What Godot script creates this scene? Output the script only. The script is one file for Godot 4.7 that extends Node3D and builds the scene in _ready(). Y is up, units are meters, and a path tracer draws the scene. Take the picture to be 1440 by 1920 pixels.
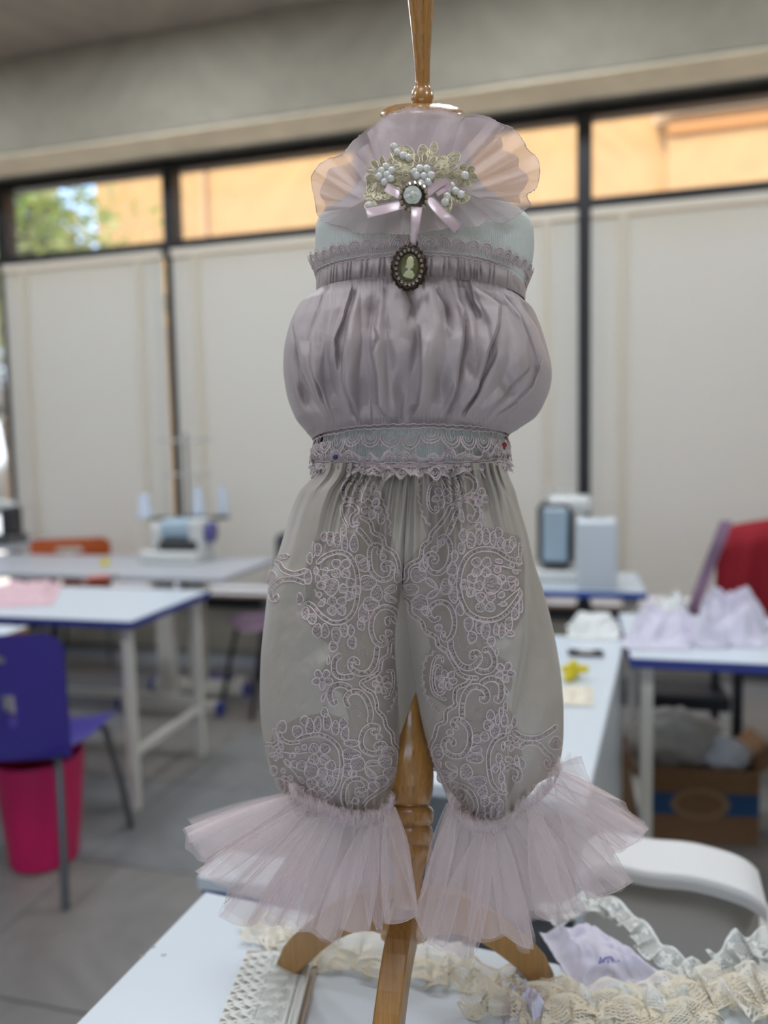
extends Node3D
# A child's costume on a wooden dress form, on a work table in a sewing workshop.
# Camera, sky, sun, lamps and exposure come first in _ready(); then the room, the dress form with its clothes, the table and the far furniture.

const EYE := Vector3(0, 1.35, 0)
const FOCAL := 1380.0            # focal length in pixels of a 1440 x 1920 frame
const PITCH := 4.56              # degrees downwards
const ROLL := 1.15               # degrees clockwise
const FORM_Z := 0.71             # distance of the dress form's axis from the camera plane
const WALL_YAW := 14.3           # the window wall is turned by this much
const WALL_Z := 4.8

var rng := RandomNumberGenerator.new()
var noise := FastNoiseLite.new()
var M := {}
var used_names := {}
var ray_x := Vector3.RIGHT
var ray_y := Vector3.UP
var ray_f := Vector3.FORWARD
var wall_basis := Basis()
var wall_origin := Vector3()

# ------------------------------------------------------------------ geometry

class Geo:
	var v := PackedVector3Array()
	var uv := PackedVector2Array()
	var ix := PackedInt32Array()
	func grid(nu: int, nv: int, f: Callable, us := 1.0, vs := 1.0) -> void:
		var base := v.size()
		for j in nv + 1:
			for i in nu + 1:
				v.append(f.call(float(i) / nu, float(j) / nv))
				uv.append(Vector2(us * i / nu, vs * j / nv))
		for j in nv:
			for i in nu:
				var a := base + j * (nu + 1) + i
				var c := a + nu + 1
				ix.append_array([a, a + 1, c, a + 1, c + 1, c])
	func tube(p: PackedVector3Array, r0: float, sides := 5, closed := false, r1 := -1.0, cap := true) -> void:
		var n := p.size()
		if n < 2:
			return
		if r1 < 0.0:
			r1 = r0
		var base := v.size()
		var t0 := (p[1] - p[0]).normalized()
		var side := t0.cross(Vector3.UP if absf(t0.y) < 0.9 else Vector3.RIGHT).normalized()
		var cs := PackedVector2Array()
		for k in sides:
			cs.append(Vector2(cos(TAU * k / sides), sin(TAU * k / sides)))
		for i in n:
			var t := (p[(i + 1) % n] - p[(i - 1 + n) % n]) if closed else (p[mini(i + 1, n - 1)] - p[maxi(i - 1, 0)])
			t = t.normalized()
			side = (side - t * side.dot(t))
			side = side.normalized() if side.length() > 1e-5 else t.cross(Vector3(0.3, 0.5, 0.8)).normalized()
			var up := side.cross(t)
			var r := lerpf(r0, r1, float(i) / (n - 1))
			for k in sides:
				v.append(p[i] + (side * cs[k].x + up * cs[k].y) * r)
				uv.append(Vector2(float(k) / sides, float(i) / n))
		var m := n if closed else n - 1
		for i in m:
			var a := base + i * sides
			var b := base + ((i + 1) % n) * sides
			for k in sides:
				var k1 := (k + 1) % sides
				ix.append_array([a + k, a + k1, b + k, a + k1, b + k1, b + k])
		if cap and not closed:
			for k in sides - 2:
				ix.append_array([base, base + k + 2, base + k + 1])
				var e := base + (n - 1) * sides
				ix.append_array([e, e + k + 1, e + k + 2])
	func lathe(prof: Array, seg: int, at := Vector3.ZERO, axis := Basis()) -> void:
		# prof: [radius, height] pairs from bottom to top
		var base := v.size()
		for j in prof.size():
			for k in seg + 1:
				var a := TAU * k / seg
				v.append(at + axis * Vector3(cos(a) * prof[j][0], prof[j][1], sin(a) * prof[j][0]))
				uv.append(Vector2(float(k) / seg, prof[j][1]))
		for j in prof.size() - 1:
			for k in seg:
				var a := base + j * (seg + 1) + k
				var b := a + seg + 1
				ix.append_array([a, a + 1, b, a + 1, b + 1, b])
	func ball(c: Vector3, r: Vector3, nu := 10, nv := 7, axis := Basis()) -> void:
		var base := v.size()
		for j in nv + 1:
			var b := PI * j / nv
			for i in nu + 1:
				var a := TAU * i / nu
				v.append(c + axis * Vector3(cos(a) * sin(b) * r.x, cos(b) * r.y, sin(a) * sin(b) * r.z))
				uv.append(Vector2(float(i) / nu, float(j) / nv))
		for j in nv:
			for i in nu:
				var a := base + j * (nu + 1) + i
				var d := a + nu + 1
				ix.append_array([a, d, a + 1, a + 1, d, d + 1])
	func box(c: Vector3, s: Vector3, bev := 0.0, axis := Basis()) -> void:
		# a box whose twelve edges are chamfered by bev
		var h := s * 0.5
		bev = minf(bev, minf(h.x, minf(h.y, h.z)) * 0.9)
		if bev <= 0.0:
			var q := []
			for sx in [-1, 1]:
				for sy in [-1, 1]:
					for sz in [-1, 1]:
						q.append(v.size())
						v.append(c + axis * Vector3(h.x * sx, h.y * sy, h.z * sz))
						uv.append(Vector2(sx * h.x + sz * h.z, sy * h.y))
			for f in [[0, 1, 3, 2], [4, 6, 7, 5], [0, 4, 5, 1], [2, 3, 7, 6], [0, 2, 6, 4], [1, 5, 7, 3]]:
				ix.append_array([q[f[0]], q[f[1]], q[f[2]], q[f[0]], q[f[2]], q[f[3]]])
			return
		var id := {}
		for sx in [-1, 1]:
			for sy in [-1, 1]:
				for sz in [-1, 1]:
					for k in 3:
						var p := Vector3(h.x * sx, h.y * sy, h.z * sz)
						for j in 3:
							if j != k:
								p[j] -= bev * signf(p[j])
						id[[sx, sy, sz, k]] = v.size()
						v.append(c + axis * p)
						uv.append(Vector2(p.x + p.z, p.y))
		for k in 3:
			var a := (k + 1) % 3
			var b := (k + 2) % 3
			for s0 in [-1, 1]:
				var q := []
				for e in [[-1, -1], [1, -1], [1, 1], [-1, 1]]:
					var w := [0, 0, 0]
					w[k] = s0
					w[a] = e[0]
					w[b] = e[1]
					q.append(id[[w[0], w[1], w[2], k]])
				if s0 > 0:
					q.reverse()
				ix.append_array([q[0], q[1], q[2], q[0], q[2], q[3]])
			for ea in [-1, 1]:
				for eb in [-1, 1]:
					var w0 := [0, 0, 0]
					var w1 := [0, 0, 0]
					w0[k] = -1
					w1[k] = 1
					w0[a] = ea
					w1[a] = ea
					w0[b] = eb
					w1[b] = eb
					var q := [id[[w0[0], w0[1], w0[2], a]], id[[w1[0], w1[1], w1[2], a]], id[[w1[0], w1[1], w1[2], b]], id[[w0[0], w0[1], w0[2], b]]]
					if ea * eb < 0:
						q.reverse()
					ix.append_array([q[0], q[2], q[1], q[0], q[3], q[2]])
		for sx in [-1, 1]:
			for sy in [-1, 1]:
				for sz in [-1, 1]:
					var q := [id[[sx, sy, sz, 0]], id[[sx, sy, sz, 1]], id[[sx, sy, sz, 2]]]
					if sx * sy * sz > 0:
						q.reverse()
					ix.append_array(q)
	func mesh(smooth := true) -> ArrayMesh:
		var arr := []
		arr.resize(Mesh.ARRAY_MAX)
		arr[Mesh.ARRAY_VERTEX] = v
		arr[Mesh.ARRAY_TEX_UV] = uv
		arr[Mesh.ARRAY_INDEX] = ix
		if smooth:
			var n := PackedVector3Array()
			n.resize(v.size())
			for t in range(0, ix.size(), 3):
				var a := ix[t]
				var b := ix[t + 1]
				var c := ix[t + 2]
				var w := (v[c] - v[a]).cross(v[b] - v[a])
				n[a] += w
				n[b] += w
				n[c] += w
			for i in n.size():
				n[i] = n[i].normalized() if n[i].length_squared() > 0.0 else Vector3.UP
			arr[Mesh.ARRAY_NORMAL] = n
		var m := ArrayMesh.new()
		m.add_surface_from_arrays(Mesh.PRIMITIVE_TRIANGLES, arr)
		return m

func next_name(called: String) -> String:
	if not used_names.has(called):
		used_names[called] = 0
		return called
	used_names[called] += 1
	return "%s_%03d" % [called, used_names[called]]

func part(called: String, g, m: Material, parent: Node = null, smooth := true) -> MeshInstance3D:
	var o := MeshInstance3D.new()
	o.mesh = g.mesh(smooth) if g is Geo else g
	o.material_override = m
	o.name = next_name(called) if parent == null else called
	(self if parent == null else parent).add_child(o, true)
	return o

func thing(called: String, label: String, category: String, group := "", at := Vector3.ZERO, yaw := 0.0) -> Node3D:
	var o := Node3D.new()
	o.name = next_name(called)
	add_child(o)
	o.position = at
	o.rotation.y = yaw
	tag(o, label, category, group)
	return o

func tag(o: Node, label: String, category: String, group := "") -> Node:
	o.set_meta("label", label)
	o.set_meta("category", category)
	if group:
		o.set_meta("group", group)
	return o

func structure(o: Node, label := "", category := "") -> Node:
	o.set_meta("kind", "structure")
	if label:
		tag(o, label, category)
	return o

func copy_of(o: Node3D, label: String, at: Vector3, yaw := 0.0) -> Node3D:
	var c: Node3D = o.duplicate()
	c.name = next_name(String(o.name).rstrip("0123456789").rstrip("_"))
	add_child(c)
	c.position = at
	c.rotation.y = yaw
	c.set_meta("label", label)
	return c

func bar(called: String, c: Vector3, s: Vector3, m: Material, parent: Node = null, bev := 0.0, axis := Basis()) -> MeshInstance3D:
	var g := Geo.new()
	g.box(c, s, bev, axis)
	return part(called, g, m, parent, false)

# ------------------------------------------------------------------ places

func look(px: float, py: float) -> Vector3:
	return ray_f + ray_x * ((px - 720.0) / FOCAL) - ray_y * ((py - 960.0) / FOCAL)

func pix(px: float, py: float, dz := 0.0) -> Vector3:
	# the point seen at a pixel on the upright plane through the dress form's axis, dz metres in front of it
	var d := look(px, py)
	return EYE + d * ((FORM_Z - dz) / -d.z)

func at_h(px: float, py: float, h: float) -> Vector3:
	var d := look(px, py)
	return EYE + d * ((h - EYE.y) / d.y)

func at_z(px: float, py: float, z: float) -> Vector3:
	var d := look(px, py)
	return EYE + d * (z / -d.z)

func on_wall(s: float, h: float, o := 0.0) -> Vector3:
	# s metres along the window wall, h above the floor, o out from it into the room
	return wall_origin + wall_basis * Vector3(s, h, o)

func smooth_line(p: Array, step := 0.34) -> PackedVector2Array:
	# Catmull-Rom through the points
	var out := PackedVector2Array()
	var n := p.size()
	for i in n - 1:
		var a: Vector2 = p[maxi(i - 1, 0)]
		var b: Vector2 = p[i]
		var c: Vector2 = p[i + 1]
		var d: Vector2 = p[mini(i + 2, n - 1)]
		var k := maxi(2, int(b.distance_to(c) * step))
		for j in k:
			out.append(b.cubic_interpolate(c, a, d, float(j) / k))
	out.append(p[n - 1])
	return out

func table_at(rows: Array, x: float, col: int) -> float:
	# smooth look-up in rows sorted by their first column
	var n := rows.size()
	if x <= rows[0][0]:
		return rows[0][col]
	if x >= rows[n - 1][0]:
		return rows[n - 1][col]
	var i := 0
	while rows[i + 1][0] < x:
		i += 1
	var t: float = (x - rows[i][0]) / (rows[i + 1][0] - rows[i][0])
	return cubic_interpolate(rows[i][col], rows[i + 1][col], rows[maxi(i - 1, 0)][col], rows[mini(i + 2, n - 1)][col], t)

# ------------------------------------------------------------------ materials

func noise_image(w: int, h: int, f: Callable) -> ImageTexture:
	var im := Image.create(w, h, false, Image.FORMAT_RGBA8)
	for y in h:
		for x in w:
			im.set_pixel(x, y, f.call(x, y))
	return ImageTexture.create_from_image(im)

func mat(key: String, c: Color, rough := 0.6, metal := 0.0, extra := {}) -> StandardMaterial3D:
	var m := StandardMaterial3D.new()
	m.resource_name = key
	m.albedo_color = c
	m.roughness = rough
	m.metallic = metal
	for k in extra:
		m.set(k, extra[k])
	M[key] = m
	return m

func with_bump(m: StandardMaterial3D, t: Texture2D, depth: float) -> StandardMaterial3D:
	m.heightmap_enabled = true
	m.heightmap_texture = t
	m.heightmap_scale = depth
	return m

func triplanar(m: StandardMaterial3D, scale: Vector3) -> StandardMaterial3D:
	m.uv1_triplanar = true
	m.uv1_scale = scale
	return m

func make_materials() -> void:
	var n1 := FastNoiseLite.new()
	n1.seed = 4
	n1.frequency = 0.02
	var mottled := noise_image(256, 256, func(x: int, y: int):
		var a := TAU * x / 256.0
		var b := TAU * y / 256.0
		var k := 0.5 + 0.5 * n1.get_noise_3d(cos(a) * 60 + 300, sin(a) * 60 + cos(b) * 60, sin(b) * 60)
		return Color(k, k, k))
	var cloud := noise_image(256, 256, func(x: int, y: int):
		var a := TAU * x / 256.0
		var b := TAU * y / 256.0
		var k := 0.5 + 0.5 * n1.get_noise_3d(cos(a) * 60 + 300, sin(a) * 60 + cos(b) * 60, sin(b) * 60)
		k = 0.86 + 0.14 * k
		return Color(k, k, k))
	var weave := noise_image(64, 64, func(x: int, y: int):
		var k := 0.5 + 0.25 * sin(TAU * x / 4.0) * (1 if (y / 2) % 2 == 0 else -1) + 0.25 * sin(TAU * y / 4.0)
		return Color(k, k, k))
	var ribbed := noise_image(64, 16, func(x: int, y: int):
		var k := 0.5 + 0.4 * sin(TAU * x / 8.0) + 0.1 * sin(TAU * y / 4.0 + TAU * x / 8.0)
		return Color(k, k, k))
	var n2 := FastNoiseLite.new()
	n2.seed = 9
	n2.frequency = 0.05
	var grain := noise_image(256, 256, func(x: int, y: int):
		var a := TAU * x / 256.0
		var k := n2.get_noise_3d(cos(a) * 40, sin(a) * 40, y * 0.12)
		var r := n2.get_noise_3d(cos(a) * 160, sin(a) * 160, y * 0.25 + 90)
		k = clampf(0.84 + 0.16 * k + 0.14 * r, 0.0, 1.0)
		return Color(k, k * 0.985, k * 0.95))
	# the room
	triplanar(mat("painted_plaster", Color8(178, 171, 154), 0.9, 0.0, {"albedo_texture": cloud}), Vector3.ONE * 0.6)
	triplanar(mat("ceiling_concrete", Color8(206, 194, 178), 0.95, 0.0, {"albedo_texture": cloud}), Vector3.ONE * 0.5)
	triplanar(mat("soffit_paint", Color8(248, 236, 206), 0.8, 0.0, {"albedo_texture": cloud}), Vector3.ONE * 0.4)
	mat("frame_metal", Color8(40, 40, 42), 0.45, 0.3)
	mat("glass", Color(1, 1, 1, 0.06), 0.03, 0.0, {"transparency": BaseMaterial3D.TRANSPARENCY_ALPHA})
	mat("blind_slat", Color8(204, 205, 196), 0.55, 0.0, {"backlight_enabled": true, "backlight": Color(0.66, 0.66, 0.63)})
	mat("blind_tape", Color8(230, 226, 214), 0.8, 0.0, {"backlight_enabled": true, "backlight": Color(1.0, 0.98, 0.93)})
	mat("blind_rail", Color8(230, 220, 200), 0.5)
	triplanar(mat("floor_tile", Color8(138, 139, 136), 0.42, 0.0, {"albedo_texture": cloud}), Vector3.ONE * 1.3)
	triplanar(mat("floor_tile_warm", Color8(142, 138, 131), 0.42, 0.0, {"albedo_texture": cloud}), Vector3.ONE * 1.1)
	mat("floor_grout", Color8(96, 94, 90), 0.9)
	triplanar(mat("facade_render", Color8(210, 164, 104), 0.9, 0.0, {"albedo_texture": cloud}), Vector3.ONE * 0.3)
	mat("facade_band", Color8(196, 136, 78), 0.9)
	mat("facade_white", Color8(246, 236, 214), 0.9)
	mat("downpipe", Color8(205, 160, 110), 0.7)
	mat("pavement", Color8(234, 218, 188), 0.9)
	mat("lamp_glow", Color8(255, 255, 255), 0.5, 0.0, {"emission_enabled": true, "emission": Color8(244, 248, 255), "emission_energy_multiplier": 3.0})
	mat("lamp_rim", Color8(225, 225, 222), 0.4)
	mat("leaf", Color8(132, 146, 62), 0.6, 0.0, {"backlight_enabled": true, "backlight": Color(0.5, 0.6, 0.2)})
	mat("leaf_pale", Color8(190, 188, 118), 0.5, 0.0, {"backlight_enabled": true, "backlight": Color(0.6, 0.6, 0.3)})
	mat("bark", Color8(96, 80, 62), 0.9)
	# the dress form and the clothes
	mat("turned_wood", Color8(208, 150, 72), 0.34, 0.0, {"albedo_texture": grain, "uv1_scale": Vector3(2, 6, 1), "clearcoat_enabled": true, "clearcoat": 0.7, "clearcoat_roughness": 0.12})
	triplanar(mat("plank_wood", Color8(190, 140, 74), 0.42, 0.0, {"albedo_texture": grain, "clearcoat_enabled": true, "clearcoat": 0.3, "clearcoat_roughness": 0.25}), Vector3(18, 3, 18))
	with_bump(mat("jersey", Color8(226, 231, 221), 0.9, 0.0, {"uv1_scale": Vector3(34, 40, 1), "rim_enabled": true, "rim": 0.4}), ribbed, 0.05)
	with_bump((mat("chiffon", Color8(186, 172, 169), 0.46, 0.0, {"rim_enabled": true, "rim": 0.5, "rim_tint": 0.6, "backlight_enabled": true, "backlight": Color(0.12, 0.11, 0.11), "uv1_scale": Vector3(90, 30, 1)})), weave, 0.004)
	mat("organza", Color(0.80, 0.74, 0.735, 0.58), 0.6, 0.0, {"transparency": BaseMaterial3D.TRANSPARENCY_ALPHA, "rim_enabled": true, "rim": 0.5, "backlight_enabled": true, "backlight": Color(0.72, 0.66, 0.66)})
	with_bump((mat("taupe_satin", Color8(180, 171, 157), 0.4, 0.0, {"rim_enabled": true, "rim": 0.5, "uv1_scale": Vector3(70, 60, 1)})), weave, 0.003)
	mat("tulle", Color(0.94, 0.89, 0.875, 0.25), 0.8, 0.0, {"transparency": BaseMaterial3D.TRANSPARENCY_ALPHA, "backlight_enabled": true, "backlight": Color(0.8, 0.75, 0.75)})
	mat("tulle_gather", Color(0.94, 0.89, 0.875, 0.42), 0.8, 0.0, {"transparency": BaseMaterial3D.TRANSPARENCY_ALPHA, "backlight_enabled": true, "backlight": Color(0.7, 0.65, 0.65)})
	mat("lace_net", Color(0.56, 0.47, 0.44, 0.2), 0.85, 0.0, {"transparency": BaseMaterial3D.TRANSPARENCY_ALPHA})
	mat("lace_cord", Color8(214, 197, 192), 0.34, 0.0, {"rim_enabled": true, "rim": 0.5})
	# petals are loosely worked in the same thread as the cords, so the cloth shows through between the stitches
	mat("lace_fill", Color8(214, 197, 192, 70), 0.6, 0.0, {"transparency": BaseMaterial3D.TRANSPARENCY_ALPHA})
	mat("mauve_thread", Color8(210, 193, 190), 0.36, 0.0, {"rim_enabled": true, "rim": 0.6})
	mat("mauve_net", Color(0.78, 0.70, 0.72, 0.2), 0.8, 0.0, {"transparency": BaseMaterial3D.TRANSPARENCY_ALPHA})
	mat("gold_thread", Color8(206, 196, 160), 0.34, 0.3)
	mat("gold_net", Color(0.60, 0.56, 0.47, 0.4), 0.7, 0.0, {"transparency": BaseMaterial3D.TRANSPARENCY_ALPHA})
	mat("pearl", Color8(236, 232, 222), 0.16, 0.0, {"clearcoat_enabled": true, "clearcoat": 1.0, "clearcoat_roughness": 0.05, "subsurf_scatter_enabled": true, "subsurf_scatter_strength": 0.1})
	mat("ribbon_satin", Color8(216, 190, 192), 0.28, 0.0, {"rim_enabled": true, "rim": 0.5, "anisotropy_enabled": true, "anisotropy": 0.5})
	mat("rose_resin", Color8(226, 228, 214), 0.4)
	mat("rhinestone", Color8(236, 226, 208), 0.05, 0.8)
	mat("dark_bronze", Color8(66, 52, 42), 0.36, 0.75)
	mat("cameo_base", Color8(98, 98, 54), 0.35)
	mat("cameo_relief", Color8(206, 204, 158), 0.4)
	# furniture and goods
	mat("table_white", Color8(222, 231, 236), 0.3)
	mat("table_grey", Color8(196, 198, 202), 0.4)
	mat("edge_blue", Color8(52, 64, 138), 0.45)
	mat("edge_bright_blue", Color8(40, 92, 186), 0.45)
	mat("leg_white", Color8(212, 208, 196), 0.4)
	mat("edge_wood", Color8(150, 108, 50), 0.6)
	mat("purple_plastic", Color8(62, 50, 138), 0.38)
	mat("orange_plastic", Color8(196, 92, 34), 0.42)
	mat("mauve_plastic", Color8(140, 110, 134), 0.45)
	mat("pink_plastic", Color8(206, 24, 92), 0.4)
	mat("dark_metal", Color8(42, 42, 46), 0.5, 0.4)
	mat("grey_metal", Color8(110, 112, 112), 0.4, 0.7)
	mat("machine_cream", Color8(214, 216, 210), 0.35)
	mat("machine_blue", Color8(168, 190, 202), 0.35)
	mat("machine_dark", Color8(52, 52, 54), 0.5)
	mat("thread_pale", Color8(214, 224, 236), 0.7)
	mat("thread_violet", Color8(96, 92, 148), 0.7)
	mat("spool_yellow", Color8(226, 206, 40), 0.6)
	mat("red_cloth", Color8(158, 26, 40), 0.85)
	triplanar(mat("cardboard", Color8(140, 104, 70), 0.85, 0.0, {"albedo_texture": cloud}), Vector3.ONE * 6)
	mat("print_blue", Color8(38, 78, 120), 0.8)
	mat("print_tan", Color8(150, 120, 84), 0.8)
	mat("plastic_bag", Color(0.72, 0.70, 0.66, 0.85), 0.3, 0.0, {"transparency": BaseMaterial3D.TRANSPARENCY_ALPHA})
	mat("plastic_bag_white", Color8(212, 216, 220), 0.35)
	with_bump(mat("lavender_cotton", Color8(220, 216, 228), 0.8, 0.0, {"rim_enabled": true, "rim": 0.3, "uv1_scale": Vector3(20, 20, 1)}), weave, 0.004)
	mat("ink_blue", Color8(88, 84, 168), 0.7)
	mat("paper_white", Color8(226, 226, 222), 0.8)
	mat("paper_kraft", Color8(186, 172, 154), 0.85)
	mat("upholstery_grey", Color8(196, 194, 186), 0.75)
	mat("thread_cream", Color8(238, 230, 208), 0.7)
	mat("thread_white", Color8(236, 238, 232), 0.7)
	mat("cream_lace", Color(0.95, 0.925, 0.86, 1.0), 0.75, 0.0, {"transparency": BaseMaterial3D.TRANSPARENCY_ALPHA_SCISSOR, "alpha_scissor_threshold": 0.5, "albedo_texture": lace_texture(), "backlight_enabled": true, "backlight": Color(0.4, 0.38, 0.33)})
	mat("ivory_lace", Color(0.92, 0.88, 0.78, 1.0), 0.75, 0.0, {"transparency": BaseMaterial3D.TRANSPARENCY_ALPHA_SCISSOR, "alpha_scissor_threshold": 0.5, "albedo_texture": M.cream_lace.albedo_texture, "backlight_enabled": true, "backlight": Color(0.35, 0.32, 0.25)})
	mat("white_lace", Color(0.92, 0.93, 0.90, 1.0), 0.75, 0.0, {"transparency": BaseMaterial3D.TRANSPARENCY_ALPHA_SCISSOR, "alpha_scissor_threshold": 0.5, "albedo_texture": M.cream_lace.albedo_texture, "backlight_enabled": true, "backlight": Color(0.4, 0.4, 0.4)})

func lace_texture() -> ImageTexture:
	# woven lace: net with worked flowers and a scalloped lower edge; the holes are cut by alpha
	return noise_image(128, 128, func(x: int, y: int):
		var u := x / 128.0
		var w := y / 128.0
		var solid := 0.0
		var net := maxf(absf(sin(TAU * (u * 5 + w * 5))), absf(sin(TAU * (u * 5 - w * 5))))
		if net > 0.9:
			solid = 1.0
		for c in [Vector2(0.25, 0.3), Vector2(0.75, 0.52), Vector2(0.25, 0.78)]:
			var d: Vector2 = Vector2(u, w) - c
			var r: float = d.length()
			if r < 0.13 + 0.05 * cos(5.0 * d.angle()) and r > 0.035:
				solid = 1.0
		if w < 0.1:
			solid = 1.0
		var edge := 0.9 + 0.09 * absf(sin(TAU * u))
		if w > edge:
			solid = 0.0
		elif w > edge - 0.05:
			solid = 1.0
		return Color(1, 1, 1, solid))

# ------------------------------------------------------------------ the scene

func _ready() -> void:
	rng.seed = 11
	noise.seed = 7
	noise.frequency = 1.0
	set_camera_and_light()
	make_materials()
	build_room()
	build_outside()
	build_work_table()
	build_dress_form()
	build_bloomers()
	build_top()
	build_collar()
	build_table_goods()
	build_far_furniture()

func set_camera_and_light() -> void:
	var pitch := deg_to_rad(PITCH)
	var roll := deg_to_rad(ROLL)
	ray_f = Vector3(0, -sin(pitch), -cos(pitch))
	var up := Vector3(0, cos(pitch), -sin(pitch))
	ray_x = Vector3.RIGHT * cos(roll) - up * sin(roll)
	ray_y = Vector3.RIGHT * sin(roll) + up * cos(roll)
	var a := deg_to_rad(WALL_YAW)
	wall_basis = Basis(Vector3(cos(a), 0, sin(a)), Vector3.UP, Vector3(-sin(a), 0, cos(a)))
	wall_origin = Vector3(0, 0, -WALL_Z)

	var cam := Camera3D.new()
	cam.name = "camera"
	cam.transform = Transform3D(Basis(ray_x, ray_y, -ray_f), EYE)
	var lens := CameraAttributesPhysical.new()
	lens.frustum_focal_length = 12.0 / (960.0 / FOCAL)
	lens.frustum_focus_distance = 0.64
	lens.exposure_aperture = 1.65
	lens.frustum_near = 0.05
	lens.frustum_far = 200.0
	cam.attributes = lens
	cam.fov = rad_to_deg(2.0 * atan(960.0 / FOCAL))
	cam.current = true
	add_child(cam)

	var env := Environment.new()
	env.background_mode = Environment.BG_SKY
	var sky := Sky.new()
	var sm := ProceduralSkyMaterial.new()
	sm.sky_top_color = Color(0.50, 0.66, 0.90)
	sm.sky_horizon_color = Color(0.86, 0.90, 0.94)
	sm.ground_bottom_color = Color(0.42, 0.40, 0.36)
	sm.ground_horizon_color = Color(0.80, 0.80, 0.78)
	sm.sky_energy_multiplier = 1.9
	sky.sky_material = sm
	env.sky = sky
	env.tonemap_mode = Environment.TONE_MAPPER_LINEAR
	env.tonemap_exposure = 1.0
	env.sdfgi_enabled = true
	env.ssao_enabled = true
	env.ssil_enabled = true
	var we := WorldEnvironment.new()
	we.environment = env
	add_child(we)

	# the sun stands high behind the building and lights the house across the street
	var sun := DirectionalLight3D.new()
	sun.name = "sun"
	var to_sun := wall_basis * Vector3(-0.35, 1.05, 0.9).normalized()
	sun.look_at_from_position(Vector3.ZERO, -to_sun)
	sun.light_color = Color8(255, 238, 208)
	sun.light_energy = 2.1
	sun.light_angular_distance = 0.6
	sun.shadow_enabled = true
	sun.sky_mode = DirectionalLight3D.SKY_MODE_LIGHT_ONLY
	add_child(sun)

	# flat square ceiling lamps over the tables; build_room() hangs the fittings
	for p in LAMPS:
		var l := AreaLight3D.new()
		l.name = "ceiling_lamp_light"
		l.area_size = Vector2(LAMP_SIZE, LAMP_SIZE)
		l.transform = Transform3D(wall_basis * Basis(Vector3.RIGHT, -PI / 2), on_wall(p.x, CEIL_H - 0.05, p.y))
		l.light_color = Color8(236, 243, 255)
		l.light_energy = LAMP_ENERGY
		l.area_range = 20.0
		l.shadow_enabled = true
		add_child(l, true)

const LAMPS := [Vector2(-3.0, 1.5), Vector2(-1.0, 1.5), Vector2(1.0, 1.5), Vector2(3.0, 1.5), Vector2(-3.0, 4.5), Vector2(-1.0, 4.5), Vector2(1.0, 4.3), Vector2(3.0, 4.5)]
const LAMP_SIZE := 0.56
const LAMP_ENERGY := 2.3
const CEIL_H := 3.95

func wall_bar(called: String, c: Vector3, s: Vector3, m: Material, parent: Node = null, bev := 0.0) -> MeshInstance3D:
	return bar(called, on_wall(c.x, c.y, c.z), s, m, parent, bev, wall_basis)

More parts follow.
